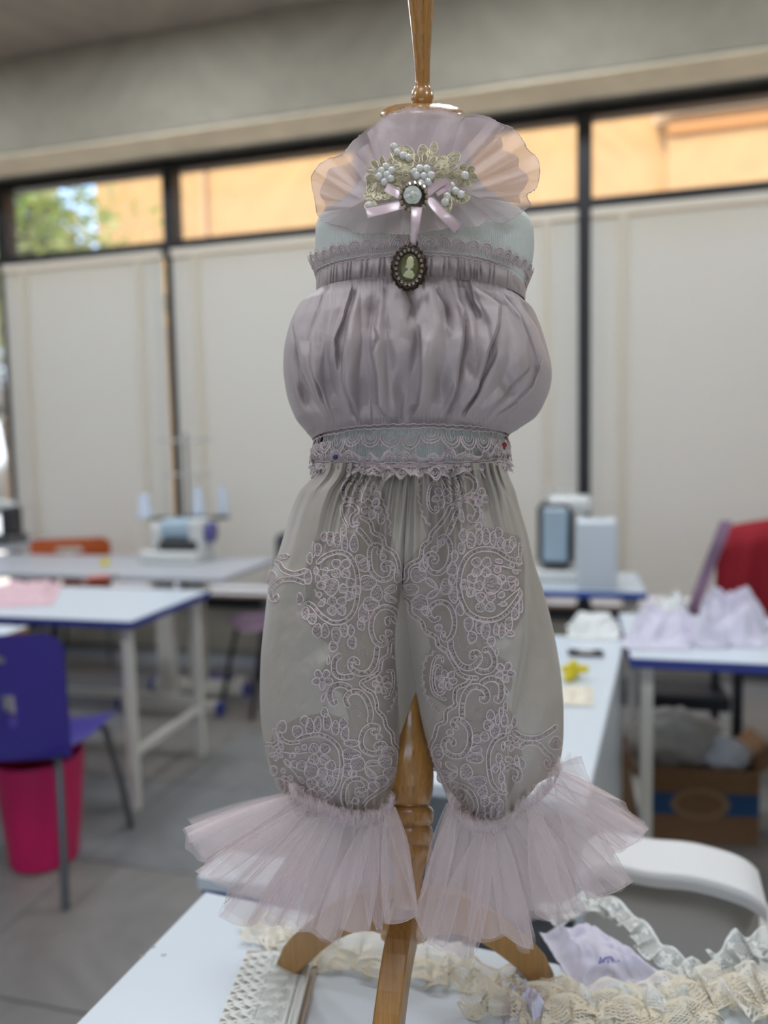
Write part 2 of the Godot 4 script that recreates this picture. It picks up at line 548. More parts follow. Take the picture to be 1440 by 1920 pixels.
func build_room() -> void:
	# floor of square tiles on a bed of grout
	var fl := wall_bar("floor", Vector3(-0.5, -0.1, 4.25), Vector3(10.4, 0.2, 8.9), M.floor_grout)
	structure(fl, "grey stone tile floor of the workshop", "floor")
	var tile := Geo.new()
	tile.box(Vector3.ZERO, Vector3(0.595, 0.012, 0.595), 0.002, wall_basis)
	var tile_mesh := tile.mesh(false)
	for i in 16:
		for j in 13:
			var o := part("tile", tile_mesh, M.floor_tile if rng.randf() < 0.6 else M.floor_tile_warm, fl)
			o.position = on_wall(-5.2 + 0.6 * i + 0.3, 0.0, 0.6 * j + 0.5)
	structure(wall_bar("ceiling", Vector3(-0.5, CEIL_H + 0.1, 4.25), Vector3(10.4, 0.2, 8.9), M.ceiling_concrete), "rough grey concrete ceiling", "ceiling")
	# dropped beam along the windows; its underside is the head of the windows
	var bm := wall_bar("trim_1", Vector3(-0.5, (3.35 + CEIL_H) / 2, 0.205), Vector3(10.0, CEIL_H - 3.35, 0.41), M.painted_plaster, null, 0.012)
	structure(bm, "deep plastered beam running above the windows", "beam")
	wall_bar("soffit", Vector3(-0.5, 3.342, 0.27), Vector3(10.0, 0.016, 0.275), M.soffit_paint, bm)
	structure(wall_bar("wall_left", Vector3(-5.6, 1.98, 4.25), Vector3(0.2, 3.96, 8.9), M.painted_plaster), "plain plastered side wall beyond the purple chair", "wall")
	structure(wall_bar("wall_right", Vector3(4.6, 1.98, 4.25), Vector3(0.2, 3.96, 8.9), M.painted_plaster), "plain plastered side wall beyond the red jacket", "wall")
	# the wall behind the photographer, with a wide window to the sky
	var rear := wall_bar("wall_rear", Vector3(-0.5, 0.35, 8.6), Vector3(10.0, 0.7, 0.2), M.painted_plaster)
	structure(rear, "plastered wall with a wide window facing the dress form", "wall")
	wall_bar("lintel", Vector3(-0.5, 3.48, 8.6), Vector3(10.0, 0.96, 0.2), M.painted_plaster, rear)
	for s in [[-5.5, -1.2], [3.6, 4.5]]:
		wall_bar("pier", Vector3((s[0] + s[1]) / 2, 1.85, 8.6), Vector3(s[1] - s[0], 2.3, 0.2), M.painted_plaster, rear)
	for k in 3:
		wall_bar("mullion", Vector3(-1.2 + 4.8 * k / 2.0, 1.85, 8.6), Vector3(0.07, 2.3, 0.08), M.frame_metal, rear)
	wall_bar("added_sunshade", Vector3(-0.5, 3.1, 9.9), Vector3(10.0, 0.12, 2.4), M.painted_plaster, rear)  # unseen slab, added to keep direct sun out of the rear window
	# the window wall
	var low := wall_bar("wall_front", Vector3(-0.5, 0.15, -0.1), Vector3(10.0, 0.3, 0.2), M.painted_plaster)
	structure(low, "low plastered sill wall under the tall windows", "wall")
	wall_bar("lintel", Vector3(-0.5, 3.645, -0.1), Vector3(10.0, 0.61, 0.2), M.painted_plaster, low)
	var edges := [-5.5, -4.158, -2.80, -1.454, -0.096, 1.262, 2.62, 4.5]
	for k in 7:
		var s0: float = edges[k]
		var s1: float = edges[k + 1]
		var w := Node3D.new()
		w.name = "window_%d" % (k + 1)
		add_child(w)
		structure(w, ["dark framed window at the end of the sill wall by the side wall", "dark framed window behind the half raised blind", "dark framed window showing a tree beside a yellow wall", "dark framed window behind the overlock machine", "dark framed window behind the dress form", "dark framed window behind the lavender fabric heap", "dark framed window behind the red jacket chair"][k], "window")
		wall_bar("mullion", Vector3(s1, 1.82, -0.02), Vector3(0.088, 3.04, 0.12), M.frame_metal, w, 0.004)
		wall_bar("transom", Vector3((s0 + s1) / 2, 2.778, -0.02), Vector3(s1 - s0 - 0.088, 0.085, 0.1), M.frame_metal, w, 0.004)
		wall_bar("head_rail", Vector3((s0 + s1) / 2, 3.31, -0.02), Vector3(s1 - s0 - 0.088, 0.06, 0.1), M.frame_metal, w, 0.004)
		wall_bar("bottom_rail", Vector3((s0 + s1) / 2, 0.34, -0.02), Vector3(s1 - s0 - 0.085, 0.08, 0.1), M.frame_metal, w, 0.004)
		wall_bar("pane", Vector3((s0 + s1) / 2, 3.05, -0.04), Vector3(s1 - s0 - 0.088, 0.46, 0.008), M.glass, w)
		wall_bar("pane", Vector3((s0 + s1) / 2, 1.56, -0.04), Vector3(s1 - s0 - 0.085, 2.36, 0.008), M.glass, w)
	# venetian blinds, one to each window, hung just inside the lower panes
	for k in 7:
		blind(edges[k] + 0.037, edges[k + 1] - 0.037, 1.66 if k == 1 else 0.44, ["white venetian blind on the end window beside the half raised one", "white venetian blind raised half way at the window end", "white venetian blind on the window with the tree above", "white venetian blind behind the overlock machine thread stand", "white venetian blind hanging behind the dress form", "white venetian blind above the heap of lavender fabric", "white venetian blind behind the red jacket chair"][k])
	# ceiling lamps
	for p in LAMPS:
		var t := thing("ceiling_lamp", "flat square white ceiling lamp above the work tables", "lamp", "square lamps on the ceiling")
		wall_bar("lamp_rim", Vector3(p.x, CEIL_H - 0.015, p.y), Vector3(LAMP_SIZE + 0.05, 0.03, LAMP_SIZE + 0.05), M.lamp_rim, t, 0.004)
		wall_bar("lamp_diffuser", Vector3(p.x, CEIL_H - 0.033, p.y), Vector3(LAMP_SIZE, 0.008, LAMP_SIZE), M.lamp_glow, t)

func blind(s0: float, s1: float, bottom: float, label: String) -> void:
	var t := thing("venetian_blind", label, "blind")
	var mid := (s0 + s1) / 2
	var w := s1 - s0
	wall_bar("head_box", Vector3(mid, 2.715, 0.075), Vector3(w, 0.05, 0.05), M.blind_rail, t, 0.003)
	var g := Geo.new()
	g.grid(1, 4, func(u: float, v: float): return Vector3((u - 0.5) * w, 0.0205 * (0.5 - v) * 2.0, 0.007 * (v - 0.5) * 2.0 + 0.0016 * (1.0 - pow(2.0 * v - 1.0, 2))))
	var m := g.mesh()
	var pitch := 0.0325
	var top := 2.675
	if bottom > 1.0:
		# slats of the raised part lie stacked above the rail
		for k in 16:
			var o := part("slat", m, M.blind_slat, t)
			o.transform = Transform3D(wall_basis * Basis(Vector3.RIGHT, deg_to_rad(80)), on_wall(mid, bottom + 0.03 + 0.004 * k, 0.075))
		bottom += 0.09
	var n := int((top - bottom) / pitch)
	for k in n:
		var o := part("slat", m, M.blind_slat, t)
		o.transform = Transform3D(wall_basis * Basis(Vector3.RIGHT, deg_to_rad(6.0 + rng.randf() * 3.0)), on_wall(mid, top - pitch * (k + 0.3), 0.075))
	wall_bar("bottom_bar", Vector3(mid, bottom - 0.005 if bottom < 1.0 else bottom - 0.085, 0.075), Vector3(w, 0.045 if bottom > 1.0 else 0.022, 0.03), M.blind_rail, t, 0.003)
	for f in [0.14, 0.86]:
		wall_bar("ladder_tape", Vector3(lerpf(s0, s1, f), (2.69 + bottom) / 2, 0.098), Vector3(0.042, 2.69 - bottom, 0.0012), M.blind_tape, t)

func build_outside() -> void:
	structure(wall_bar("pavement", Vector3(0, -0.15, -9), Vector3(46, 0.1, 18), M.pavement), "sunlit pale street pavement outside the windows", "pavement")
	structure(wall_bar("street", Vector3(0, -0.15, 22), Vector3(46, 0.1, 26), M.pavement), "pale yard outside the rear window", "street")
	var b := thing("street_house", "sunlit yellow rendered house across the street", "building")
	wall_bar("wall", Vector3(4.0, 4.5, -8.0), Vector3(21.8, 9.2, 2.0), M.facade_render, b, 0.02)
	wall_bar("projecting_wall", Vector3(8.8, 2.93, -6.9), Vector3(12.6, 5.96, 0.3), M.facade_render, b, 0.01)
	wall_bar("cornice", Vector3(8.8, 6.04, -6.8), Vector3(12.9, 0.14, 0.5), M.facade_white, b, 0.01)
	wall_bar("cornice_band", Vector3(8.8, 5.82, -6.72), Vector3(12.6, 0.2, 0.08), M.facade_band, b, 0.01)
	wall_bar("downpipe", Vector3(-4.78, 4.5, -6.95), Vector3(0.09, 9.0, 0.09), M.downpipe, b, 0.02)
	# a tree beside the house
	var tr := thing("street_tree", "leafy green tree in sunlight beside the yellow house", "tree")
	var g := Geo.new()
	var base := on_wall(-6.9, -0.1, -4.6)
	g.tube(PackedVector3Array([base, base + Vector3(0.05, 1.5, 0), base + Vector3(-0.1, 3.0, 0.1), base + Vector3(0.05, 4.4, 0)]), 0.13, 8, false, 0.05)
	for k in 7:
		var a := TAU * k / 7.0
		var p0 := base + Vector3(0, 2.6 + 0.25 * k, 0)
		g.tube(PackedVector3Array([p0, p0 + Vector3(cos(a) * 0.5, 0.5, sin(a) * 0.4), p0 + Vector3(cos(a) * 0.9, 1.2, sin(a) * 0.8)]), 0.04, 5, false, 0.015)
	part("trunk", g, M.bark, tr)
	for kind in 2:
		var lf := Geo.new()
		for k in 4200:
			var d := Vector3(rng.randfn() * 1.15, rng.randfn() * 1.1, rng.randfn()) * 0.62
			var c := base + Vector3(0, 4.5, 0) + d
			var e := Basis.from_euler(Vector3(rng.randf() * TAU, rng.randf() * TAU, rng.randf() * TAU))
			var s := rng.randf_range(0.06, 0.14)
			var i := lf.v.size()
			lf.v.append_array([c + e * Vector3(-s, 0, 0), c + e * Vector3(0, s * 0.45, 0.01), c + e * Vector3(s, 0, 0), c + e * Vector3(0, -s * 0.45, 0.01)])
			lf.uv.append_array([Vector2.ZERO, Vector2.RIGHT, Vector2.ONE, Vector2.DOWN])
			lf.ix.append_array([i, i + 1, i + 2, i, i + 2, i + 3])
		part("foliage", lf, M.leaf if kind == 0 else M.leaf_pale, tr, false)

# ------------------------------------------------------------------ dress form

const K := 0.000514              # metres to a pixel on the dress form's plane
const FRONT := 0.5               # share of the ring's steps used on its front half

func ring_angle(u: float) -> float:
	# two thirds of the steps go to the front half
	return (u / 0.72) * PI if u < 0.72 else PI + (u - 0.72) / 0.28 * PI

func pix_ring(rows: Array, nu: int, nv: int, us := 1.0, vs := 1.0) -> Geo:
	# rows: [py, left px, right px, half depth]
	var g := Geo.new()
	var y0: float = rows[0][0]
	var y1: float = rows[rows.size() - 1][0]
	g.grid(nu, nv, func(u: float, v: float):
		var py := lerpf(y0, y1, v)
		var l := table_at(rows, py, 1)
		var r := table_at(rows, py, 2)
		var b := table_at(rows, py, 3)
		var a: float = TAU * u
		return pix((l + r) / 2 + (r - l) / 2 * cos(a), py, b * sin(a)), us, vs)
	return g

func pix_turned(rows: Array, seg: int) -> Geo:
	# rows: [py, axis px, radius px]; a turned shape as polygons between its rows
	var g := Geo.new()
	for j in rows.size():
		for k in seg + 1:
			var a := TAU * k / seg
			g.v.append(pix(rows[j][1] + rows[j][2] * cos(a), rows[j][0], rows[j][2] * K * sin(a)))
			g.uv.append(Vector2(float(k) / seg, (rows[j][0] - rows[0][0]) / 400.0))
	for j in rows.size() - 1:
		for k in seg:
			var a := j * (seg + 1) + k
			var b := a + seg + 1
			g.ix.append_array([a, b, a + 1, a + 1, b, b + 1])
	return g

func build_dress_form() -> void:
	var t := thing("dress_form", "wooden dress form with turned pole, knit torso and three splayed legs", "mannequin")
	part("finial", pix_turned([[-70, 788, 31], [-30, 788, 29], [0, 789, 26], [60, 790, 20], [110, 791, 16], [150, 792, 14], [160, 792, 14], [166, 792, 16], [170, 792, 19], [178, 792, 21], [186, 792, 21], [191, 792, 19], [194, 792, 18]], 28), M.turned_wood, t)
	part("neck_cap", pix_turned([[193, 792, 2], [193.5, 792, 30], [196, 792, 50], [201, 792, 66], [207, 792, 75], [213, 792, 79], [219, 792, 79], [224, 792, 74], [226, 792, 60]], 40), M.turned_wood, t)
	var torso := [[222, 716, 868, 0.038], [260, 704, 876, 0.042], [310, 694, 884, 0.048], [350, 668, 908, 0.056], [378, 632, 952, 0.064], [400, 602, 988, 0.070], [425, 592, 1000, 0.073], [480, 592, 1000, 0.075], [540, 594, 984, 0.075], [620, 604, 965, 0.072], [700, 612, 950, 0.068], [780, 610, 945, 0.066], [850, 604, 948, 0.068], [920, 602, 946, 0.066], [980, 612, 930, 0.055], [1040, 630, 905, 0.036], [1080, 660, 880, 0.018], [1090, 700, 840, 0.006]]
	part("torso", pix_ring(torso, 96, 90), M.jersey, t)
	part("column", pix_turned([[1140, 770, 30], [1200, 770, 22], [1260, 770, 17], [1320, 770, 17], [1345, 769, 20], [1365, 769, 26], [1383, 769, 32], [1400, 769, 38], [1416, 768, 42], [1435, 768, 44.5], [1455, 768, 45.5], [1478, 768, 44.5], [1496, 768, 41.5], [1507, 768, 38], [1511, 768, 36], [1513, 768, 40], [1517, 768, 43.5], [1525, 768, 45.5], [1535, 768, 45.5], [1542, 768, 43.5], [1546, 768, 40], [1548, 768, 38.5], [1550, 768, 40.5], [1556, 768, 43.5], [1565, 768, 44.5], [1575, 768, 43.5], [1582, 768, 40.5], [1584, 768, 38.5], [1587, 768, 40], [1594, 768, 41.5], [1604, 768, 41], [1612, 768, 37], [1616, 768, 33], [1626, 768, 29], [1650, 767, 25], [1680, 766, 26], [1705, 765, 33], [1724, 764, 41], [1740, 762, 46], [1752, 760, 47], [1762, 759, 44], [1768, 759, 36], [1772, 759, 20], [1773, 759, 2]], 44), M.turned_wood, t)
	# three splayed legs, boards set on edge
	var hub := pix(764, 1722, 0.0)
	for d in [Vector2(-0.128, -0.098), Vector2(0.142, -0.078), Vector2(-0.036, 0.172)]:
		var g := Geo.new()
		var along := Vector3(d.x, 0, d.y)
		var across := along.normalized().cross(Vector3.UP) * 0.0118
		var st := [[0.08, 0.0, 0.040], [0.3, -0.006, 0.042], [0.55, -0.032, 0.044], [0.8, -0.070, 0.046], [0.97, -0.1, 0.047], [1.1, hub.y * -1 + 0.751 + 0.012, 0.030], [1.13, hub.y * -1 + 0.751 + 0.004, 0.012]]
		var sec := []
		for step in 15:
			var x := lerpf(st[0][0], st[6][0], step / 14.0)
			var s := [x, table_at(st, x, 1), table_at(st, x, 2)]
			var c: Vector3 = hub + along * s[0] + Vector3(0, s[1], 0)
			var lo: float = maxf(c.y - s[2] / 2, 0.751)
			var hi: float = maxf(c.y + s[2] / 2, lo + 0.006)
			var c0 := Vector3(c.x, 0, c.z)
			var q := []
			for e in [[-1, lo, 0.86], [-0.86, lo, 1], [0.86, lo, 1], [1, lo, 0.86], [1, hi, 0.86], [0.86, hi, 1], [-0.86, hi, 1], [-1, hi, 0.86]]:
				var y: float = e[1] + (0.0016 if e[2] < 1 and e[1] == lo else -0.0016 if e[2] < 1 else 0.0)
				q.append(c0 + across * e[0] + Vector3(0, y, 0))
			sec.append(q)
		for i in sec.size() - 1:
			for k in 8:
				var n := g.v.size()
				var k1 := (k + 1) % 8
				g.v.append_array([sec[i][k], sec[i][k1], sec[i + 1][k1], sec[i + 1][k]])
				g.uv.append_array([Vector2.ZERO, Vector2.RIGHT, Vector2.ONE, Vector2.DOWN])
				g.ix.append_array([n, n + 1, n + 2, n, n + 2, n + 3])
		for e in [0, sec.size() - 1]:
			var n := g.v.size()
			for k in 8:
				g.v.append(sec[e][k])
				g.uv.append(Vector2.ZERO)
			for k in 6:
				g.ix.append_array([n, n + k + 1, n + k + 2])
		part("leg", g, M.plank_wood, t, false)

# ------------------------------------------------------------------ bloomers

const LEG_L := [[868, 598, 772, 0.072], [890, 590, 771, 0.076], [920, 563, 768, 0.082], [960, 545, 765, 0.088], [1000, 533, 761, 0.092], [1060, 515, 757, 0.096], [1100, 503, 754, 0.098], [1160, 496, 753, 0.098], [1230, 489, 752, 0.097], [1300, 487, 752, 0.094], [1350, 489, 752, 0.090], [1400, 496, 750, 0.082], [1440, 505, 747, 0.072], [1480, 524, 738, 0.062], [1510, 545, 728, 0.055], [1532, 556, 722, 0.052]]
const LEG_R := [[868, 766, 948, 0.072], [890, 765, 954, 0.076], [920, 764, 966, 0.082], [960, 762, 977, 0.088], [1000, 760, 989, 0.093], [1060, 757, 1003, 0.098], [1100, 756, 1017, 0.1], [1160, 758, 1033, 0.1], [1230, 769, 1047, 0.099], [1300, 780, 1055, 0.096], [1350, 790, 1057, 0.091], [1400, 802, 1055, 0.083], [1440, 815, 1047, 0.073], [1480, 832, 1034, 0.063], [1510, 845, 1020, 0.056], [1538, 858, 1004, 0.052]]
const FOLD_EDGE := [[900, 940], [960, 966], [1030, 984], [1100, 990], [1160, 986], [1210, 984], [1280, 972], [1340, 962], [1420, 955], [1500, 952]]

func bloomer_fold(left: bool, t: float, px: float, py: float) -> float:
	# relief of the cloth: gathers at waist and hem, broad soft folds between
	var waist := exp(-maxf(py - 884.0, 0.0) / 95.0)
	var q := t * 5.3 + (0.3 if left else 1.7) + 0.35 * sin(t * 7.0 + 1.0)
	var pleat := 1.0 - absf(fposmod(q, 1.0) * 2.0 - 1.0)
	var fine := 1.0 - absf(fposmod(q * 2.7 + 0.4, 1.0) * 2.0 - 1.0)
	var d := waist * (0.0125 * pleat + 0.0045 * fine * waist * waist)
	var broad := exp(-pow((py - 1000.0) / 130.0, 2.0))
	d += 0.005 * broad * sin(t * 8.0 + (0.0 if left else 2.1) + (py - 900.0) * 0.004)
	d += 0.0045 * noise.get_noise_2d(px * 0.011 + py * 0.006 + (0.0 if left else 40.0), py * 0.007 - px * 0.003) * smoothstep(940.0, 1100.0, py)
	var hem := exp(-maxf(1515.0 - py, 0.0) / 38.0)
	d += hem * 0.006 * (1.0 - absf(fposmod(t * 6.0 + 0.2, 1.0) * 2.0 - 1.0))
	if not left:
		var e := table_at(FOLD_EDGE, py, 1)
		var env := smoothstep(900.0, 960.0, py) * (1.0 - 0.6 * smoothstep(1230.0, 1330.0, py))
		d -= 0.021 * env * smoothstep(e - 3.0, e + 6.0, px) * (1.0 - 0.6 * smoothstep(e + 10.0, e + 75.0, px))
		d += 0.004 * env * smoothstep(e - 60.0, e - 5.0, px) * (1.0 - smoothstep(e - 4.0, e + 2.0, px))
	return d

func bloomer_dz(left: bool, px: float, py: float) -> float:
	var rows := LEG_L if left else LEG_R
	var l := table_at(rows, py, 1)
	var r := table_at(rows, py, 2)
	var b := table_at(rows, py, 3)
	var t := clampf((px - (l + r) / 2) / ((r - l) / 2), -1.0, 1.0)
	# metres in front of the form's plane: a rounded leg, share 1 of its depth b at the middle and 0 at its side
	var roundness := pow(maxf(1.0 - t * t, 0.0), 0.42)
	# above the crotch both legs stay forward on the inner side, so that they meet in a seam
	var to_seam := t if left else -t
	var seam_share := 0.9 - 0.08 * smoothstep(0.8, 1.0, to_seam)
	var joined := (1.0 - smoothstep(1010.0, 1225.0, py)) * smoothstep(0.25, 0.85, to_seam)
	var depth_share := lerpf(roundness, seam_share, joined)
	return b * depth_share + bloomer_fold(left, t, px, py) * minf(1.0, depth_share * 1.6)

func on_leg(left: bool, p: Vector2, lift: float) -> Vector3:
	var rows := LEG_L if left else LEG_R
	var l := table_at(rows, p.y, 1)
	var r := table_at(rows, p.y, 2)
	var px := clampf(p.x, l - 6.0, r + 6.0)
	return pix(px, p.y, bloomer_dz(left, px, p.y) + lift)

var lace_left := true
var lace_ox := 0.0
var lace_oy := 0.0
var lace_k := 4.0
var lace_on: Callable            # (Vector2 px, lift) -> Vector3
var lace_node: Node3D
var lace_cord: Material
var lace_fill: Material
var cord_r := 0.00066
var fill_step := 1.8

func lz(p: Vector2) -> Vector2:
	return Vector2(lace_ox + p.x / lace_k, lace_oy + p.y / lace_k)

func pts(a: Array) -> Array:
	var out := []
	for i in range(0, a.size(), 2):
		out.append(lz(Vector2(a[i], a[i + 1])))
	return out

func lay(p: PackedVector2Array, lift: float) -> PackedVector3Array:
	var out := PackedVector3Array()
	for q in p:
		out.append(lace_on.call(q, lift))
	return out

func stitch(g: Geo, a: Vector2, b: Vector2, lift := 0.0004) -> void:
	g.tube(PackedVector3Array([lace_on.call(a, lift), lace_on.call((a + b) / 2, lift + 0.0003), lace_on.call(b, lift)]), 0.00042, 3, false, -1.0, false)

func two_surfaces(called: String, cord: Geo, fill: Geo) -> void:
	var m := cord.mesh()
	m.surface_set_material(0, lace_cord)
	if fill.v.size():
		var f := fill.mesh()
		m.add_surface_from_arrays(Mesh.PRIMITIVE_TRIANGLES, f.surface_get_arrays(0))
		m.surface_set_material(1, lace_fill)
	var o := MeshInstance3D.new()
	o.mesh = m
	o.name = called
	lace_node.add_child(o, true)

func band(called: String, a: Array, w: float) -> void:
	# a worked band: outline cord all round, satin stitches across
	var p := smooth_line(pts(a), 0.4)
	var hw := w / lace_k / 2
	var n := p.size()
	var lp := PackedVector2Array()
	var rp := PackedVector2Array()
	for i in n:
		var t := (p[mini(i + 1, n - 1)] - p[maxi(i - 1, 0)]).normalized()
		var s := Vector2(-t.y, t.x)
		lp.append(p[i] + s * hw)
		rp.append(p[i] - s * hw)
	var out := lp.duplicate()
	var te := (p[n - 1] - p[n - 2]).normalized()
	out.append(p[n - 1] + te * hw)
	for i in n:
		out.append(rp[n - 1 - i])
	out.append(p[0] - (p[1] - p[0]).normalized() * hw)
	var cord := Geo.new()
	cord.tube(lay(out, 0.0006), cord_r, 5, true)
	var fill := Geo.new()
	var run := 0.0
	for i in n - 1:
		var seg := p[i].distance_to(p[i + 1])
		while run < seg:
			var f := run / seg
			var q0 := lp[i].lerp(lp[i + 1], f)
			var q1 := rp[i].lerp(rp[i + 1], f)
			var k := rng.randf()
			if k < 0.72:
				stitch(cord, q0.lerp(q1, 0.04), q0.lerp(q1, rng.randf_range(0.35, 0.9)))
			else:
				stitch(fill, q0.lerp(q1, 0.3), q1)
			run += fill_step
		run -= seg
	two_surfaces(called, cord, fill)

func loop_into(cord: Geo, fill: Geo, c: Vector2, rx: float, ry: float, rot: float, lift := 0.0006) -> void:
	var n := maxi(10, int((rx + ry) * 1.1))
	var p := PackedVector2Array()
	var ph := rng.randf() * TAU
	for i in n:
		var a := TAU * i / n
		var k := 1.0 + 0.07 * sin(3.0 * a + ph)
		p.append(c + Vector2(cos(a) * rx * k, sin(a) * ry * k).rotated(rot))
	cord.tube(lay(p, lift), cord_r, 5, true)
	# the worked ground inside the outline
	var first := fill.v.size()
	fill.v.append(lace_on.call(c, lift))
	fill.uv.append(Vector2.ZERO)
	for q in p:
		fill.v.append(lace_on.call(q, lift - 0.0003))
		fill.uv.append(Vector2.ONE)
	for i in n:
		fill.ix.append_array([first, first + 1 + i, first + 1 + (i + 1) % n])
	var x := -rx + fill_step
	while x < rx - 0.5:
		var h := ry * sqrt(maxf(0.0, 1.0 - x * x / (rx * rx))) * 0.9
		var y := -h + rng.randf() * 1.5
		while y < h - 1.0:
			var y2 := minf(h, y + rng.randf_range(3.0, 7.0))
			stitch(cord, c + Vector2(x, y).rotated(rot), c + Vector2(x + 0.3, y2).rotated(rot), lift)
			y = y2 + rng.randf_range(0.8, 3.4)
		x += fill_step

func loops(called: String, a: Array) -> void:
	# groups of [x, y, rx, ry, turn in degrees] petals
	for e in a:
		var cord := Geo.new()
		var fill := Geo.new()
		loop_into(cord, fill, lz(Vector2(e[0], e[1])), e[2] / lace_k, e[3] / lace_k, deg_to_rad(e[4]) if e.size() > 4 else 0.0)
		two_surfaces(called, cord, fill)

func flower(x: float, y: float, r: float, n: int, turn := 0.0) -> void:
	var cord := Geo.new()
	var fill := Geo.new()
	var c := lz(Vector2(x, y))
	r /= lace_k
	for k in n:
		var a := turn + TAU * k / n
		loop_into(cord, fill, c + Vector2(cos(a), sin(a)) * r * 0.6, r * 0.4, r * (0.4 if n < 5 else 0.32), a)
	two_surfaces("flower", cord, fill)

func plain_cord(called: String, a: Array) -> void:
	var cord := Geo.new()
	cord.tube(lay(smooth_line(pts(a), 0.5), 0.0006), cord_r, 5)
	two_surfaces(called, cord, Geo.new())

func dashes(a: Array) -> void:
	var p := smooth_line(pts(a), 0.42)
	var cord := Geo.new()
	for i in range(0, p.size() - 1, 2):
		stitch(cord, p[i], p[i + 1], 0.0005)
	two_surfaces("running_stitch", cord, Geo.new())

func eyelets(a: Array, w: float) -> void:
	# a fringe of small loops along a line
	var p := smooth_line(pts(a), 0.5)
	var cord := Geo.new()
	var out := PackedVector2Array()
	for i in p.size():
		var t := (p[mini(i + 1, p.size() - 1)] - p[maxi(i - 1, 0)]).normalized()
		out.append(p[i] + Vector2(-t.y, t.x) * (w / lace_k) * sin(i * 0.95))
	cord.tube(lay(out, 0.0007), cord_r * 0.9, 4)
	cord.tube(lay(p, 0.0004), cord_r * 0.9, 4)
	two_surfaces("eyelet_edge", cord, Geo.new())

func net_patch(poly: PackedVector2Array, m: Material) -> void:
	# the fine net that carries the needlework, lying on the cloth
	var g := Geo.new()
	var box := Rect2(poly[0], Vector2.ZERO)
	for p in poly:
		box = box.expand(p)
	var cell := 4.0
	var ids := {}
	for j in int(box.size.y / cell) + 1:
		for i in int(box.size.x / cell) + 1:
			var inside := 0
			var corners := [Vector2i(i, j), Vector2i(i + 1, j), Vector2i(i + 1, j + 1), Vector2i(i, j + 1)]
			for e in corners:
				if Geometry2D.is_point_in_polygon(box.position + Vector2(e) * cell, poly):
					inside += 1
			if inside == 4:
				var q := []
				for e in corners:
					if not ids.has(e):
						ids[e] = g.v.size()
						g.v.append(lace_on.call(box.position + Vector2(e) * cell, 0.0003))
						g.uv.append(Vector2(e) * 0.1)
					q.append(ids[e])
				g.ix.append_array([q[0], q[1], q[2], q[0], q[2], q[3]])
			elif inside > 0:
				# cells on the rim are cut along the outline
				var square := PackedVector2Array()
				for e in corners:
					square.append(box.position + Vector2(e) * cell)
				for piece in Geometry2D.intersect_polygons(square, poly):
					var first := g.v.size()
					for q in piece:
						g.v.append(lace_on.call(q, 0.0003))
						g.uv.append(q * 0.1 / cell)
					for k in piece.size() - 2:
						g.ix.append_array([first, first + k + 1, first + k + 2])
	part("net", g, m, lace_node)

func lace_frame(ox: float, oy: float, k: float) -> void:
	lace_ox = ox
	lace_oy = oy
	lace_k = k

func build_bloomers() -> void:
	var t := thing("bloomers", "taupe satin bloomers with pink corded lace and tulle cuffs", "trousers")
	for left in [true, false]:
		var rows := LEG_L if left else LEG_R
		var y1: float = rows[rows.size() - 1][0]
		var g := Geo.new()
		g.grid(190, 150, func(u: float, v: float):
			var py := lerpf(868.0, y1, v)
			var l := table_at(rows, py, 1)
			var r := table_at(rows, py, 2)
			var a := ring_angle(u)
			var px := (l + r) / 2 + (r - l) / 2 * cos(a)
			if a <= PI:
				var lift := 0.0
				if not left:
					py -= smoothstep(1440.0, 1538.0, py) * 62.0 * pow(maxf(cos(a), 0.0), 1.5)
				return pix(px, py, bloomer_dz(left, px, py) + lift)
			if not left:
				py -= smoothstep(1440.0, 1538.0, py) * 62.0 * pow(maxf(cos(a), 0.0), 1.5)
			return pix(px, py, -table_at(rows, py, 3) * pow(absf(sin(a)), 0.84) * (1.0 + 0.06 * sin(a * 22.0) * exp(-(py - 868.0) / 90.0))))
		part("bloomer_leg", g, M.taupe_satin, t)
	# the seat between the legs, set back in the shade
	var s := Geo.new()
	s.grid(12, 24, func(u: float, v: float):
		var px := lerpf(735.0, 806.0, u)
		var bottom := lerpf(1392.0, 1290.0, smoothstep(0.05, 0.75, u))
		return pix(px, lerpf(990.0, bottom, v), 0.072 - 0.054 * v + 0.006 * cos(u * 5.0)))
	part("gusset", s, M.taupe_satin, t)
	build_waist_frill(t)
	# glass-headed pins left in the waistband
	for q in [[629, 857, Color8(28, 36, 96)], [946, 834, Color8(150, 24, 40)]]:
		var pin := Geo.new()
		pin.ball(pix(q[0], q[1], 0.104 if q[0] < 800 else 0.05), Vector3.ONE * 0.0022, 10, 8)
		part("pin_head", pin, mat("pin_%d" % q[0], q[2], 0.2), t)
	for left in [true, false]:
		lace_node = Node3D.new()
		lace_node.name = "lace_applique"
		t.add_child(lace_node, true)
		lace_node.set_meta("label", "dusty pink corded lace with flowers and scrolls")
		lace_left = left
		lace_on = func(p: Vector2, lift: float): return on_leg(left, p, lift)
		lace_cord = M.lace_cord
		lace_fill = M.lace_fill
		if left:
			lace_on_left()
		else:
			lace_on_right()
	tulle_cuff(t, true)
	tulle_cuff(t, false)

